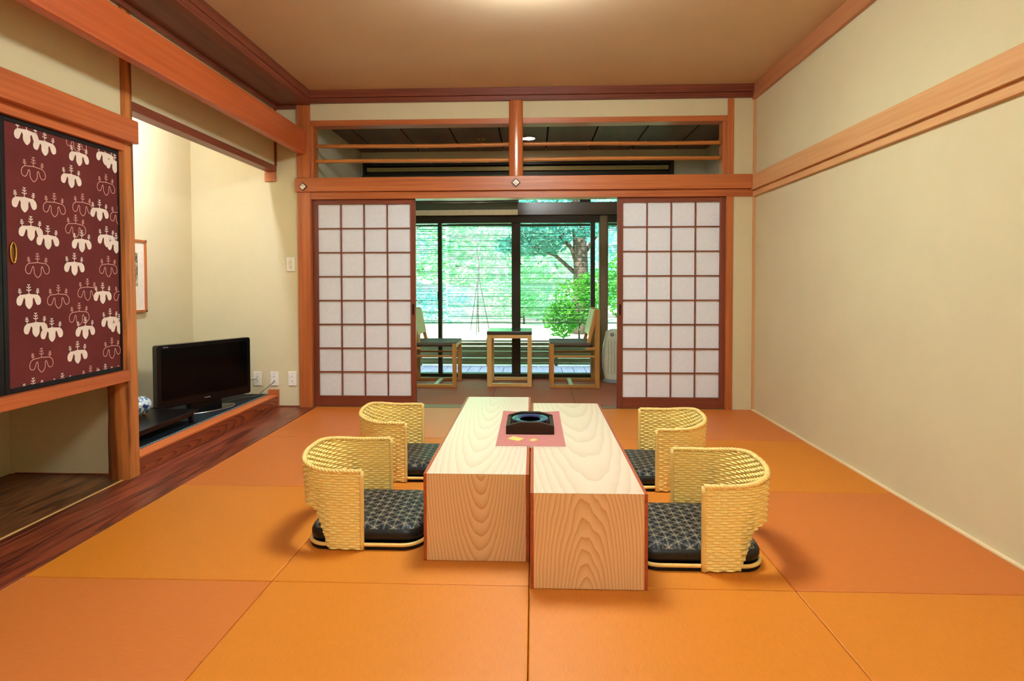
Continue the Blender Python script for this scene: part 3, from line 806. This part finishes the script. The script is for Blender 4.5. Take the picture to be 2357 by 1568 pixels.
chairs = [(-.678, 2.390, 0, 'woven rattan legless chair in the left front, nearest the cabinet'),
          (-.676, 3.140, 0, 'woven rattan legless chair at the left back, nearest the left shoji'),
          (.620, 2.268, PI, 'woven rattan legless chair in the right front, closest to the viewer'),
          (.622, 3.048, PI, 'woven rattan legless chair at the right back, before the right shoji')]
cl = ['black star-patterned cushion on the left front rattan chair', 'black star-patterned cushion on the left back rattan chair',
      'black star-patterned cushion on the right front rattan chair', 'black star-patterned cushion on the right back rattan chair']
# shift tray under the seat: tray centre lies slightly in front of the arms
for o in (tr_o,):
    o.location.x = .006
for i, (x, y, a, lb) in enumerate(chairs):
    r = ch if i == 0 else copy_tree(ch)
    r.location = (x, y, 0.0005); r.rotation_euler.z = a; r['label'] = lb
    q = cu if i == 0 else cu.copy()
    if i: C.objects.link(q)
    dx = .004 * (1 if a == 0 else -1)
    q.location = (x + dx, y, .0005); q.rotation_euler.z = a
    tag(q, cl[i], 'cushion', 'cushions on the rattan chairs')

# ------------------------------------------------------------------ veranda room behind the shoji
VY = 6.08; VX0, VX1 = -1.875, 1.845; VZ = 2.470
k = NT('veranda_carpet'); o_ = k.obj()
n = k.noise(o_, 200, 3); n2 = k.noise(o_, 2, 2)
k.col(k.ramp(k.math('ADD', k.math('MULTIPLY', n, .6), k.math('MULTIPLY', n2, .4)), [(.3, rgb(150, 80, 52)), (.7, rgb(176, 100, 68))])); k.rough(.65, .25); M['vfloor'] = k.m
mb = MB()
for i in range(5):
    for j in range(2):
        xa = VX0 + .01 + i * .744; ya = D + .117 + j * .645
        mb.box(xa + .001, min(xa + .743, VX1), ya + .001, ya + .644, -.05, 0)
struct('floor_veranda', mb, 'vfloor', .002)
struct('floor_veranda_base', MB().box(VX0 - .1, VX1 + .1, D, VY + .1, -.16, -.05), 'void')
mb = MB(); x = VX0 + .195 - .4545
while x < VX1:
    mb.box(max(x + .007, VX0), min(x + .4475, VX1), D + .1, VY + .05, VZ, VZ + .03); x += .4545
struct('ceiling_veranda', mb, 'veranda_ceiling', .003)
struct('ceiling_veranda_backing', MB().box(VX0 - .1, VX1 + .1, D + .115, VY + .05, VZ + .03, VZ + .1), 'void')
struct('wall_veranda_left', MB().box(VX0 - .12, VX0, D + .115, VY + .05, -.16, VZ + .1), 'vwall')
struct('wall_veranda_right', MB().box(VX1, VX1 + .12, D + .115, VY + .05, -.16, VZ + .1), 'vwall')
struct('wall_veranda_window', MB().box(VX0, VX1, VY, VY + .10, 2.36, VZ + .1).box(1.50, VX1, VY, VY + .10, -.05, 2.36).box(VX0 - .1, VX0 + .02, VY, VY + .1, -.05, 2.36), 'vwall')
# window wall: lintel, frames, glass
w1 = thing('window_1', (0, VY, 0), None, None, None, 'structure')
w1['label'] = 'wide glazed sliding window of the veranda with dark bronze frames'
MB().box(VX0 + .02, 1.50, VY - .03, VY + .09, 1.775, 1.912).build('lintel', 'lintel', w1, .004)
MB().box(VX0 + .02, 1.50, VY - .01, VY + .09, 1.695, 1.775).build('head_rail', 'window_frame', w1, .003)
MB().box(VX0 + .02, 1.50, VY - .015, VY + .09, -.02, .056).build('sill_rail', 'window_frame', w1, .003)
for (a, b) in ((VX0 + .02, VX0 + .07), (-1.042, -.999), (-.235, -.140), (.621, .668), (1.45, 1.50)):
    MB().box(a, b, VY + .005, VY + .065, .056, 1.695).build('sash_stile', 'window_frame', w1, .003)
MB().box(.712, .806, VY - .02, VY + .10, -.02, 1.775).build('post', plain('grey_brown_post', rgb(122, 98, 66), .45), w1, .02, False, 4)
for (a, b) in ((VX0 + .07, -1.042), (-.999, -.235), (-.140, .621), (.668, .712), (.806, 1.45)):
    MB().box(a, b, VY + .030, VY + .035, .056, 1.695).build('pane', 'glass', w1)
MB().box(-1.030, -1.044, VY - .012, VY + .02, .86, .95).build('latch', 'black', w1, .003)
# transom lights
MB().box(VX0 + .02, 1.50, VY - .02, VY + .09, 2.318, 2.360).box(VX0 + .02, VX0 + .05, VY - .02, VY + .09, 1.912, 2.318).box(1.46, 1.50, VY - .02, VY + .09, 1.912, 2.318).box(-.20, -.16, VY - .0, VY + .08, 1.912, 2.2).box(.50, .62, VY, VY + .08, 1.912, 2.2).build('transom_frame', 'window_frame', w1, .003)
MB().box(VX0 + .05, 1.46, VY + .01, VY + .09, 2.185, 2.250).build('transom_rail', 'window_frame', w1, .003)
MB().box(VX0 + .05, 1.46, VY + .040, VY + .045, 1.912, 2.185).build('pane', 'glass', w1)
MB().box(VX0 + .05, 1.46, VY + .06, VY + .08, 2.25, 2.318).build('blanking_panel', 'void', w1)
MB().box(VX0 + .06, 1.45, VY - .005, VY + .03, 2.258, 2.304).build('roller_cassette', plain('khaki_cassette', rgb(158, 142, 88), .5), w1, .006)
# roller blind over the left transom light
rb_ = thing('roller_blind', (-1.0, VY - .06, 1.78), 'dark roller blind with a cream bottom bar over the window top, left half', 'blind')
MB().box(VX0 + .03, -.165, VY - .062, VY - .059, 1.82, 2.17).build('fabric', 'shade', rb_)
MB().box(VX0 + .03, -.165, VY - .070, VY - .050, 1.772, 1.830).build('bottom_bar', 'cream', rb_, .004)
MB().tube([(VX0 + .03, VY - .065, 2.18), (-.165, VY - .065, 2.18)], .024, 14).build('roller', 'shade', rb_, 0, True)
for zz in (1.925, 1.905): MB().tube([(VX0 + .03, VY - .085, zz), (-.150, VY - .085, zz)], .004, 8).build('guide_rod', 'steel', rb_, 0, True)

# downlight, sprinkler
dl = thing('downlight', (-.04, 5.544, VZ), 'round lit downlight in the dark board ceiling of the veranda', 'ceiling light')
MB().lathe([(.062, 0), (.062, -.006), (.058, -.008), (.056, -.002)], (-.04, 5.544, VZ), 32).build('ring', 'white', dl, 0, True)
MB().lathe([(.0, -.006), (.056, -.0055)], (-.04, 5.544, VZ), 32).build('lamp', emit('downlight_glow', (1, .95, .86, 1), 90), dl, fix=False)
sp = thing('ceiling_sprinkler', (-.512, 5.557, VZ), 'small ring-shaped ceiling sprinkler left of the downlight', 'sprinkler')
MB().lathe([(.0, .004), (.045, .004), (.043, -.005), (.030, -.006), (.028, -.001)], (-.512, 5.557, VZ), 28).build('ring', plain('tan_ring', rgb(150, 116, 78), .4), sp, 0, True)
MB().lathe([(.008, .002), (.008, -.014), (.016, -.016), (.016, -.018), (0, -.018)], (-.512, 5.557, VZ), 20).build('deflector', 'brass', sp, 0, True)

# side table
sx0, sx1, sy0, sy1 = -.466, -.016, 5.600, 6.02
stb = thing('side_table', ((sx0 + sx1) / 2, 5.81, 0), 'small square blond wood frame table with a dark top in the veranda', 'side table')
MB().box(sx0 - .002, sx1 + .002, sy0 - .002, sy1 + .002, .524, .560).build('top', plain('slate_top', rgb(58, 54, 48), .22, .55), stb, .004)
lw_ = .044
for x in (sx0, sx1 - lw_):
    for y in (sy0, sy1 - lw_): MB().box(x, x + lw_, y, y + lw_, 0, .524).build('leg', 'ash_z', stb, .003)
for zz, nm in ((.488, 'top_rail'), (.0, 'floor_rail')):
    hh = .036 if zz > .1 else .032
    for y in (sy0 + .002, sy1 - lw_ + .002): MB().box(sx0 + lw_, sx1 - lw_, y, y + lw_ - .004, zz, zz + hh).build(nm, 'ash_x', stb, .003)
    for x in (sx0 + .002, sx1 - lw_ + .002): MB().box(x, x + lw_ - .004, sy0 + lw_, sy1 - lw_, zz, zz + hh).build(nm, 'ash_y', stb, .003)

# veranda chairs: own frame faces -x, origin under the front leg line, width along y
vc = thing('veranda_chair', (0, 0, 0), 'x', 'chair', 'veranda chairs', local=True)
wd = .44; lg = .040
for y in (0, wd - lg):
    MB().box(0, lg, y, y + lg, 0, .440).build('leg', 'chairwood_z', vc, .003)
    MB().box(.447, .492, y, y + lg, 0, .775).build('leg', 'chairwood_z', vc, .003)
    MB().box(lg, .447, y + .004, y + lg - .004, .0, .030).build('floor_rail', 'chairwood_x', vc, .003)
    MB().box(lg, .447, y + .010, y + lg - .010, .300, .322).build('side_rail', 'chairwood_x', vc, .003)
    p0, p1 = Vector((.372, y + lg / 2, .402)), Vector((.468, y + lg / 2, .785))
    MB().bar(p0, p1, .030, .034, up=(1, 0, 0)).build('back_stile', 'chairwood_z', vc, .003)
    MB().box(.360, .450, y + .003, y + lg - .003, .378, .404).build('back_bracket', 'chairwood_x', vc, .003)
MB().box(.192, .232, lg - .002, wd - lg + .002, .008, .030).build('floor_stretcher', plain('pale_stretcher', rgb(206, 196, 160), .4), vc, .002)
MB().box(.004, lg - .004, lg, wd - lg, .400, .436).build('front_rail', 'chairwood_y', vc, .003)
MB().box(.452, .488, lg, wd - lg, .745, .770).build('crest_rail', 'chairwood_y', vc, .003)
sb = MB(); nx_, ny_ = 14, 10
grid = []
for lvl in (0, 1):
    for i in range(nx_ + 1):
        for j in range(ny_ + 1):
            x = .002 + .42 * i / nx_; y = .004 + (wd - .008) * j / ny_
            z = .438 - .012 * math.sin(PI * i / nx_) * math.sin(PI * j / ny_) + lvl * .012
            if lvl == 0 and (j in (0, ny_)): z -= .03
            grid.append((x, y, z))
sb.v = grid; N = (nx_ + 1) * (ny_ + 1)
for i in range(nx_):
    for j in range(ny_):
        a = i * (ny_ + 1) + j; b = a + ny_ + 1
        sb.f.append((a + N, b + N, b + 1 + N, a + 1 + N)); sb.f.append((a, a + 1, b + 1, b)); sb.mi += [0, 0]
for i in range(nx_):
    a = i * (ny_ + 1); b = a + ny_ + 1; sb.f.append((a, b, b + N, a + N)); a += ny_; b += ny_; sb.f.append((a, a + N, b + N, b)); sb.mi += [0, 0]
for j in range(ny_):
    a = j; sb.f.append((a, a + N, a + 1 + N, a + 1)); a = nx_ * (ny_ + 1) + j; sb.f.append((a, a + 1, a + 1 + N, a + N)); sb.mi += [0, 0]
sb.build('seat', plain('grey_brown_leather', rgb(98, 86, 70), .65, .2), vc, 0, True)
bk = MB(); 
a0, a1 = Vector((.402, 0, .520)), Vector((.455, 0, .775)); nn = Vector((-.255, 0, .053)).normalized() * .022
bk.add([(a0.x + nn.x, .006, a0.z + nn.z), (a0.x + nn.x, wd - .006, a0.z + nn.z), (a1.x + nn.x, wd - .006, a1.z + nn.z), (a1.x + nn.x, .006, a1.z + nn.z),
        (a0.x + nn.x * .4, .006, a0.z + nn.z * .4), (a0.x + nn.x * .4, wd - .006, a0.z + nn.z * .4), (a1.x + nn.x * .4, wd - .006, a1.z + nn.z * .4), (a1.x + nn.x * .4, .006, a1.z + nn.z * .4)],
       [(0, 1, 2, 3), (7, 6, 5, 4), (0, 4, 5, 1), (1, 5, 6, 2), (2, 6, 7, 3), (3, 7, 4, 0)])
bk.build('back_panel', plain('tan_leather', rgb(208, 178, 118), .45, .4), vc, .004)
vc.location = (.165, 5.555, 0.0003); vc['label'] = 'wooden veranda chair on the right, beside the white air purifier'
c2 = copy_tree(vc); c2.location = (-.770, 5.555 + wd, 0.0003); c2.rotation_euler.z = PI
c2['label'] = 'wooden veranda chair on the left, half hidden by the left shoji'

# air purifier
ap = thing('air_purifier', (.90, 5.90, 0), 'white rounded air purifier standing behind the right shoji', 'air purifier')
axc, ayc = .905, 5.93
mb = MB(); n = 20; prev = None; rings = []
for i in range(n + 1):
    t = i / n; z = .035 + .52 * t
    wdt = .145 + .035 * math.sin(PI * min(1, t * 1.05 + .06)); dp = .075
    if t > .93: wdt -= .05 * ((t - .93) / .07) ** 2; dp -= .02 * ((t - .93) / .07) ** 2
    rings.append([(axc + p[0], ayc + p[1], z) for p in rr(2 * wdt, 2 * dp, .05, 0, 0, 6)])
L_ = len(rings[0]); 
for r_ in rings: mb.v += r_
for i in range(n):
    for j in range(L_): mb.f.append((i * L_ + j, i * L_ + (j + 1) % L_, (i + 1) * L_ + (j + 1) % L_, (i + 1) * L_ + j)); mb.mi.append(0)
mb.f.append(tuple(range(L_))[::-1]); mb.f.append(tuple(n * L_ + j for j in range(L_))); mb.mi += [0, 0]
body = mb.build('body', plain('ivory_plastic', rgb(226, 218, 190), .35, .5), ap, 0, True)
m_ = body.modifiers.new('split', 'EDGE_SPLIT'); m_.split_angle = math.radians(50)
mb = MB()
for i in range(9):
    x = axc - .12 + i * .030
    mb.tube([(x + .004 * (i - 4) * (abs(q / 8 - .5)), ayc - .0755, .10 + .36 * q / 8) for q in range(9)], .004, 6)
mb.build('grille', plain('ivory_grille', rgb(200, 190, 158), .4), ap, 0, True)
MB().lathe([(.165, 0), (.172, .010), (.150, .034)], (axc, ayc, 0), 40, 0, .72).build('foot', plain('grey_foot', rgb(150, 152, 156), .3), ap, 0)
MB().tube([(axc - .085 + .014 * math.cos(t), ayc - .0765, .505 + .014 * math.sin(t)) for t in [2 * PI * i / 20 for i in range(20)]], .004, 6, closed=True).build('dial', 'black', ap, 0, True)

# ------------------------------------------------------------------ outside
mb = MB()
for i in range(32):
    x = -2.4 + i * .145; mb.box(x, x + .139, VY + .11, 7.26, -.075, -.035)
struct('floor_deck', mb, wood('weathered_deck', rgb(214, 200, 210), rgb(180, 168, 180), 'y', across=30, along=2, rough=.6), .003)
# eaves roof and its post line
struct('ceiling_eaves', MB().box(-3.4, 3.3, VY + .05, 7.05, 2.55, 2.60), wood('eaves_board', rgb(120, 86, 58), rgb(92, 62, 40), 'y'))
struct('ceiling_roof', MB().box(-3.4, 3.3, NEAR - .3, VY + .1, 2.78, 2.90), 'void')
# hanging reed blinds
reed_m = wood('dark_reed', rgb(78, 84, 62), rgb(44, 52, 40), 'x', across=80, along=3)
def sudare(x0, x1, y, z0, z1, label, skip=0.0, grp=True):
    t = thing('reed_blind', ((x0 + x1) / 2, y, z1), label, 'reed blind', 'reed blinds outside the veranda window')
    mb = MB(); z = z1
    while z > z0:
        tl = random.uniform(-.0022, .0022); r = random.choice((.0014, .0020, .0028, .0038))
        mb.bar((x0, y, z + tl), (x1, y, z - tl), 2 * r, 2 * r)
        z -= random.uniform(.013, .024)
    mb.build('reed', reed_m, t)
    n = max(2, int((x1 - x0) / .42)); mb = MB()
    for i in range(n + 1):
        x = x0 + .03 + (x1 - x0 - .06) * i / n; mb.bar((x, y - .004, z0), (x, y - .004, z1), .002, .002)
    mb.build('string', plain('blind_string', rgb(60, 70, 54), .8), t)
    MB().box(x0 - .01, x1 + .01, y - .008, y + .008, z0 - .012, z0).build('bottom_batten', reed_m, t)
    MB().box(x0 - .01, x1 + .01, y - .008, y + .008, z1 - .08, z1 - .055).build('top_batten', reed_m, t)
    return t
sudare(-1.95, -1.05, 6.70, .57, 1.80, 'dark reed blind hanging outside the leftmost window pane')
sudare(-1.03, -.20, 6.70, .57, 1.80, 'dark reed blind hanging outside, left of the wide centre stile')
sudare(-.18, .72, 6.70, .57, 1.80, 'dark reed blind hanging outside, right of the wide centre stile')
sudare(.86, 1.75, 6.70, .57, 1.80, 'dark reed blind hanging outside behind the air purifier')
struct('trim_25', MB().box(-3.2, 3.2, 6.66, 6.74, 1.80, 1.93).box(-3.2, -3.12, 6.66, 6.74, -.1, 2.55).box(3.12, 3.2, 6.66, 6.74, -.1, 2.55).box(-3.2, 3.2, 6.98, 7.02, 2.45, 2.55), wood('eaves_rail', rgb(96, 78, 52), rgb(70, 54, 36), 'x'))
# low bamboo fence at the deck edge
fn = thing('bamboo_fence', (0, 7.34, -.05), 'low fence of horizontal bamboo slats along the deck edge', 'fence')
bam = wood('green_bamboo', rgb(116, 100, 54), rgb(74, 68, 36), 'x', across=60, along=3, rough=.4)
mb = MB(); z = -.02
while z < .285:
    mb.tube([(-3.0, 7.34, z), (3.0, 7.34, z + random.uniform(-.006, .006))], random.uniform(.010, .013), 7); z += .0205
    if random.random() < .2: z += .010
mb.build('slat', bam, fn, 0, True)
for x in (-2.4, -1.5, -.6, .30, 1.2, 2.1): MB().tube([(x, 7.365, -.2), (x, 7.365, .31)], .022, 10).build('stake', plain('fence_stake', rgb(74, 58, 38), .7), fn, 0, True)

# ground: gentle moss mound
k = NT('moss_ground'); o_ = k.obj(); n = k.noise(o_, 1.2, 6, .65); n2 = k.noise(o_, 14, 4, .7)
k.col(k.ramp(k.math('ADD', k.math('MULTIPLY', n, .6), k.math('MULTIPLY', n2, .4)), [(.34, rgb(150, 176, 110)), (.50, rgb(206, 220, 176)), (.62, rgb(236, 240, 220))])); k.rough(.9, .1); M['moss'] = k.m
mb = MB(); gx, gy = 40, 40
for j in range(gy + 1):
    for i in range(gx + 1):
        x = -16 + 32 * i / gx; y = 6.0 + 26 * (j / gy) ** 1.3
        z = -.22 + .42 * sstep(7.3, 11.5, y) + .10 * math.sin(x * .5 + y * .3) * sstep(8, 12, y) + 3.0 * sstep(15, 32, y)
        mb.v.append((x, y, z))
for j in range(gy):
    for i in range(gx):
        a = j * (gx + 1) + i; mb.f.append((a, a + 1, a + gx + 2, a + gx + 1)); mb.mi.append(0)
struct('floor_garden', mb, 'moss')

def leaf_mat(name, c, c2, trans=.45):
    k = NT(name); n = k.noise(k.obj(), 3.0, 4, .7)
    cc = k.ramp(n, [(.35, c2), (.65, c)]); k.col(cc); k.rough(.5, .3)
    tl = k.node('ShaderNodeBsdfTranslucent'); k.link(cc, tl.inputs[0])
    ms = k.node('ShaderNodeMixShader'); ms.inputs[0].default_value = trans
    k.link(k.b.outputs[0], ms.inputs[1]); k.link(tl.outputs[0], ms.inputs[2]); k.link(ms.outputs[0], k.out.inputs[0])
    return k.m
LM = {'pale': leaf_mat('pale_leaf', rgb(198, 236, 186), rgb(158, 220, 180)), 'mint': leaf_mat('mint_leaf', rgb(172, 232, 218), rgb(128, 208, 202)),
      'green': leaf_mat('green_leaf', rgb(104, 176, 56), rgb(58, 132, 40)), 'pine': leaf_mat('pine_leaf', rgb(96, 172, 160), rgb(54, 126, 118))}
bark = wood('bark', rgb(104, 76, 68), rgb(58, 44, 42), 'z', across=26, along=5, rough=.9, bump=.8)
rnd = random.Random(11)
def gz(x, y): return -.22 + .42 * sstep(7.3, 11.5, y) + .10 * math.sin(x * .5 + y * .3) * sstep(8, 12, y) + 3.0 * sstep(15, 32, y)
def foliage(blobs, n, size, flat=.5):
    mb = MB()
    for _ in range(n):
        c, r = rnd.choice(blobs)
        while True:
            p = Vector((rnd.uniform(-1, 1), rnd.uniform(-1, 1), rnd.uniform(-1, 1)))
            if .35 < p.length < 1: break
        p = Vector((p.x * r[0], p.y * r[1], p.z * r[2])) + Vector(c)
        a = Vector((rnd.gauss(0, 1), rnd.gauss(0, 1), rnd.gauss(0, flat))).normalized()
        b = a.cross(Vector((rnd.gauss(0, 1), rnd.gauss(0, 1), rnd.gauss(0, 1)))).normalized()
        s_ = size * rnd.uniform(.6, 1.3)
        mb.add([p - a * s_, p + b * s_ * .42, p + a * s_, p - b * s_ * .42], [(0, 1, 2, 3)])
    return mb
def tree(name, x, y, tr_r, h, blobs, n, size, leaf, label, cat, group=None, lean_=0):
    g = gz(x, y) - .05
    t = thing(name, (x, y, g), label, cat, group)
    if tr_r:
        pts = []; rs = []
        for i in range(14):
            q = i / 13; pts.append((x + lean_ * q + .05 * math.sin(q * 7) * tr_r / .12, y + .03 * math.cos(q * 5), g + h * q)); rs.append(tr_r * (1.25 - .75 * q if q > .08 else 1.5 - 1.5 * q))
        tm = MB().tube(pts, rs, 12)
        for (c, r) in blobs[:6]:
            q = min(max((c[2] - g) / h - .15, .25), .95); bp = Vector(pts[int(q * 13)])
            tm.tube([bp, (bp + Vector(c)) / 2 + Vector((0, 0, .12)), c], [tr_r * .35, tr_r * .25, tr_r * .1], 7)
        tm.build('trunk', bark, t, 0, True)
    foliage(blobs, n, size).build('foliage', LM[leaf], t, 0, False, fix=False)
    return t
tree('pine_tree', .83, 10.4, .13, 4.6, [((.5, 10.2, 2.0), (.9, .7, .22)), ((-.1, 10.3, 2.35), (1.0, .6, .30)), ((-.05, 10.5, 1.72), (.7, .5, .20)), ((1.2, 10.4, 3.0), (1.0, .8, .3)), ((.6, 10.3, 3.4), (1.0, .8, .35)), ((1.6, 10.6, 2.3), (.6, .6, .25))], 5200, .060, 'pine', 'thick-trunked pine seen through the right reed blind', 'tree')
tree('shrub', .74, 9.0, .02, .5, [((.70, 9.0, .75), (.40, .32, .42)), ((1.02, 9.0, .92), (.34, .32, .36)), ((.45, 9.0, .45), (.3, .3, .3))], 3400, .036, 'green', 'bright green leafy shrub in front of the pine trunk', 'shrub')
tree('shrub', 1.75, 9.6, .02, .6, [((1.7, 9.75, 1.0), (.5, .32, .7)), ((2.1, 9.75, .8), (.5, .32, .6))], 2600, .05, 'green', 'green shrub seen at the far right beyond the veranda post', 'shrub')
tree('garden_tree', -3.3, 12.4, .07, 3.6, [((-2.6, 12.4, 2.0), (1.3, .8, .8)), ((-1.4, 12.5, 2.6), (1.3, .8, .8)), ((-2.8, 12.5, 3.3), (1.4, .8, .8)), ((-1.6, 12.4, 1.4), (1.0, .7, .5)), ((-3.4, 12.4, 1.2), (1.0, .7, .6))], 5200, .085, 'pale', 'pale green maple on the left of the garden', 'tree', 'garden trees')
tree('garden_tree', -.4, 14.5, .08, 4.4, [((-.6, 14.5, 2.4), (1.4, .9, .9)), ((.5, 14.6, 3.2), (1.5, .9, .9)), ((-.9, 14.6, 3.9), (1.5, .9, .8)), ((.3, 14.5, 1.6), (1.1, .9, .5)), ((-.3, 14.4, 1.0), (1.2, .8, .4))], 5600, .09, 'pale', 'pale green maple at the middle of the garden', 'tree', 'garden trees')
tree('garden_tree', 3.0, 16.8, .09, 4.6, [((2.6, 16.8, 2.8), (1.5, .9, 1.0)), ((3.6, 16.8, 3.8), (1.5, .9, .9)), ((2.0, 16.8, 4.1), (1.4, .9, .8)), ((3.0, 16.8, 1.6), (1.6, .8, .6))], 5200, .09, 'mint', 'blue-green maple behind the pine on the right', 'tree', 'garden trees')
tree('garden_tree', -4.0, 17.0, .10, 5.2, [((-4.2, 17, 3.0), (1.9, 1.2, 1.3)), ((-3.0, 17, 4.2), (1.9, 1.2, 1.2)), ((-5.2, 17, 4.4), (1.9, 1.2, 1.2)), ((-3.6, 16.6, 1.9), (1.9, 1, .6))], 5200, .12, 'mint', 'blue-green tree far back on the left', 'tree', 'garden trees')
tree('garden_tree', .8, 20.0, .10, 5.6, [((.2, 20, 3.6), (2.2, 1.2, 1.4)), ((1.9, 20, 4.8), (2.2, 1.2, 1.3)), ((-.8, 20, 5.2), (2.2, 1.2, 1.2)), ((.8, 19.8, 2.3), (2.6, 1, .8))], 5600, .12, 'mint', 'blue-green tree far back behind the centre stile', 'tree', 'garden trees')
tree('shrub', -2.2, 10.9, .02, .5, [((-2.6, 10.9, .70), (.8, .35, .45)), ((-1.8, 10.9, .62), (.7, .35, .40)), ((-3.2, 10.9, .9), (.6, .35, .6))], 2400, .055, 'mint', 'low blue-green shrub on the left of the garden', 'shrub')
tree('shrub', -.2, 11.5, .02, .5, [((-.6, 11.5, .70), (.7, .35, .42)), ((.2, 11.5, .66), (.7, .35, .40))], 2400, .055, 'pale', 'low pale shrub behind the side table and centre stile', 'shrub')
tree('shrub', 3.0, 11.8, .02, .5, [((2.2, 11.8, .80), (.8, .35, .5)), ((3.0, 11.8, 1.0), (.8, .35, .6))], 2200, .055, 'mint', 'low blue-green shrub right of the pine', 'shrub')
# support tripod of poles
tp = thing('pole_tripod', (-1.0, 10.2, gz(-1.0, 10.2)), 'thin tripod of dark poles tied round a sapling, seen through the left blind', 'tree support')
g = gz(-1.0, 10.2); top = Vector((-1.0, 10.2, g + 1.05))
for a in (.4, 2.5, 4.6): MB().tube([top + (top - Vector((top.x + .22 * math.cos(a), top.y + .22 * math.sin(a), g - .05))) * .12, (top.x + .22 * math.cos(a), top.y + .22 * math.sin(a), g - .05)], .009, 8).build('pole', plain('grey_pole', rgb(84, 78, 84), .8), tp, 0, True)
MB().tube([(top.x, top.y, g - .05), (top.x - .02, top.y, g + .9), (top.x + .01, top.y, g + 1.25), (top.x - .06, top.y, g + 1.75)], [.014, .012, .010, .005], 8).build('sapling', plain('sapling_bark', rgb(96, 84, 84), .8), tp, 0, True)

# ------------------------------------------------------------------ lamps
M['lampglow'] = emit('lamp_glow', (.84, 1.0, 1.06, 1), 50.0)
for (ly, lb) in ((2.62, 'round white ceiling lamp over the low tables'), (-.55, 'added round ceiling lamp behind the viewer, unseen fill for the table fronts')):
    gm = 'lampglow' if ly > 0 else emit('added_fill_glow', (.84, 1.0, 1.06, 1), 40.0)  # second lamp is an unseen frontal fill, added to light the table fronts
    cl_ = thing('ceiling_lamp', (-.03, ly, ZC), lb, 'ceiling lamp')
    MB().lathe([(.10, .001), (.10, -.03), (.16, -.035), (.0, -.036)], (-.03, ly, ZC), 40).build('mount', 'white', cl_)
    MB().lathe([(.0, -.038), (.20, -.052), (.29, -.080), (.315, -.112), (.28, -.140), (.18, -.158), (.0, -.165)], (-.03, ly, ZC), 48).build('diffuser', gm, cl_, 0, True)
    MB().lathe([(.12, -.036), (.26, -.062)], (-.03, ly, ZC), 40).build('added_uplight_ring', emit('added_uplight_glow', (.84, 1.0, 1.10, 1), 90.0), cl_, 0, True, fix=False)  # glowing ring added on top to brighten the ceiling round the lamp
tb = thing('alcove_tube_lamp', (KX - .10, 3.40, 2.22), 'slim tube lamp hidden behind the tokonoma lintel', 'lamp')
MB().box(KX - .095, KX - .0595, 3.05, 3.85, 2.20, 2.26).build('batten', 'white', tb)
MB().tube([(KX - .115, 3.07, 2.215), (KX - .115, 3.83, 2.215)], .016, 14).build('tube', emit('tube_glow', (.82, .95, 1.22, 1), 235.0), tb, 0, True)

sun = bpy.data.lights.new('sun', 'SUN'); sun.energy = 22.0; sun.angle = math.radians(1.0); sun.color = (1.0, .97, .88)
so = bpy.data.objects.new('sun', sun); C.objects.link(so); so.rotation_euler = (math.radians(38), math.radians(-14), 0)

w = bpy.data.worlds.new('sky'); bpy.context.scene.world = w; w.use_nodes = True
nt = w.node_tree; bg = nt.nodes['Background']
tc = nt.nodes.new('ShaderNodeTexCoord'); sx_ = nt.nodes.new('ShaderNodeSeparateXYZ'); nt.links.new(tc.outputs['Generated'], sx_.inputs[0])
rp = nt.nodes.new('ShaderNodeValToRGB'); nt.links.new(sx_.outputs[2], rp.inputs[0])
rp.color_ramp.elements[0].position = 0.0; rp.color_ramp.elements[0].color = (.70, .95, .95, 1)
rp.color_ramp.elements[1].position = 0.9; rp.color_ramp.elements[1].color = (.55, .68, 1.0, 1)
nt.links.new(rp.outputs[0], bg.inputs[0]); bg.inputs[1].default_value = 4.0

# ------------------------------------------------------------------ camera
cam = bpy.data.cameras.new('camera'); co = bpy.data.objects.new('camera', cam); C.objects.link(co)
cam.sensor_fit = 'HORIZONTAL'; cam.sensor_width = 36.0; cam.lens = F_ * 36.0 / 2357.0
cam.shift_x = 0.0; cam.shift_y = -(784.0 - CY_) / 2357.0
cam.clip_start = .02; cam.clip_end = 200
Rm = Matrix((_R, _U, -_W)).transposed()
co.matrix_world = Matrix.Translation((0, 0, HCAM)) @ Rm.to_4x4()
sc = bpy.context.scene; sc.camera = co
sc.view_settings.view_transform = 'Standard'; sc.view_settings.look = 'None'
sc.view_settings.gamma = 1.0; sc.view_settings.use_curve_mapping = False
sc.view_settings.exposure = 0.2
sc.cycles.max_bounces = 10; sc.cycles.diffuse_bounces = 6; sc.cycles.transparent_max_bounces = 12
# tidy helper properties
for o in bpy.data.objects:
    for kx in ('_org', '_local'):
        if kx in o: del o[kx]
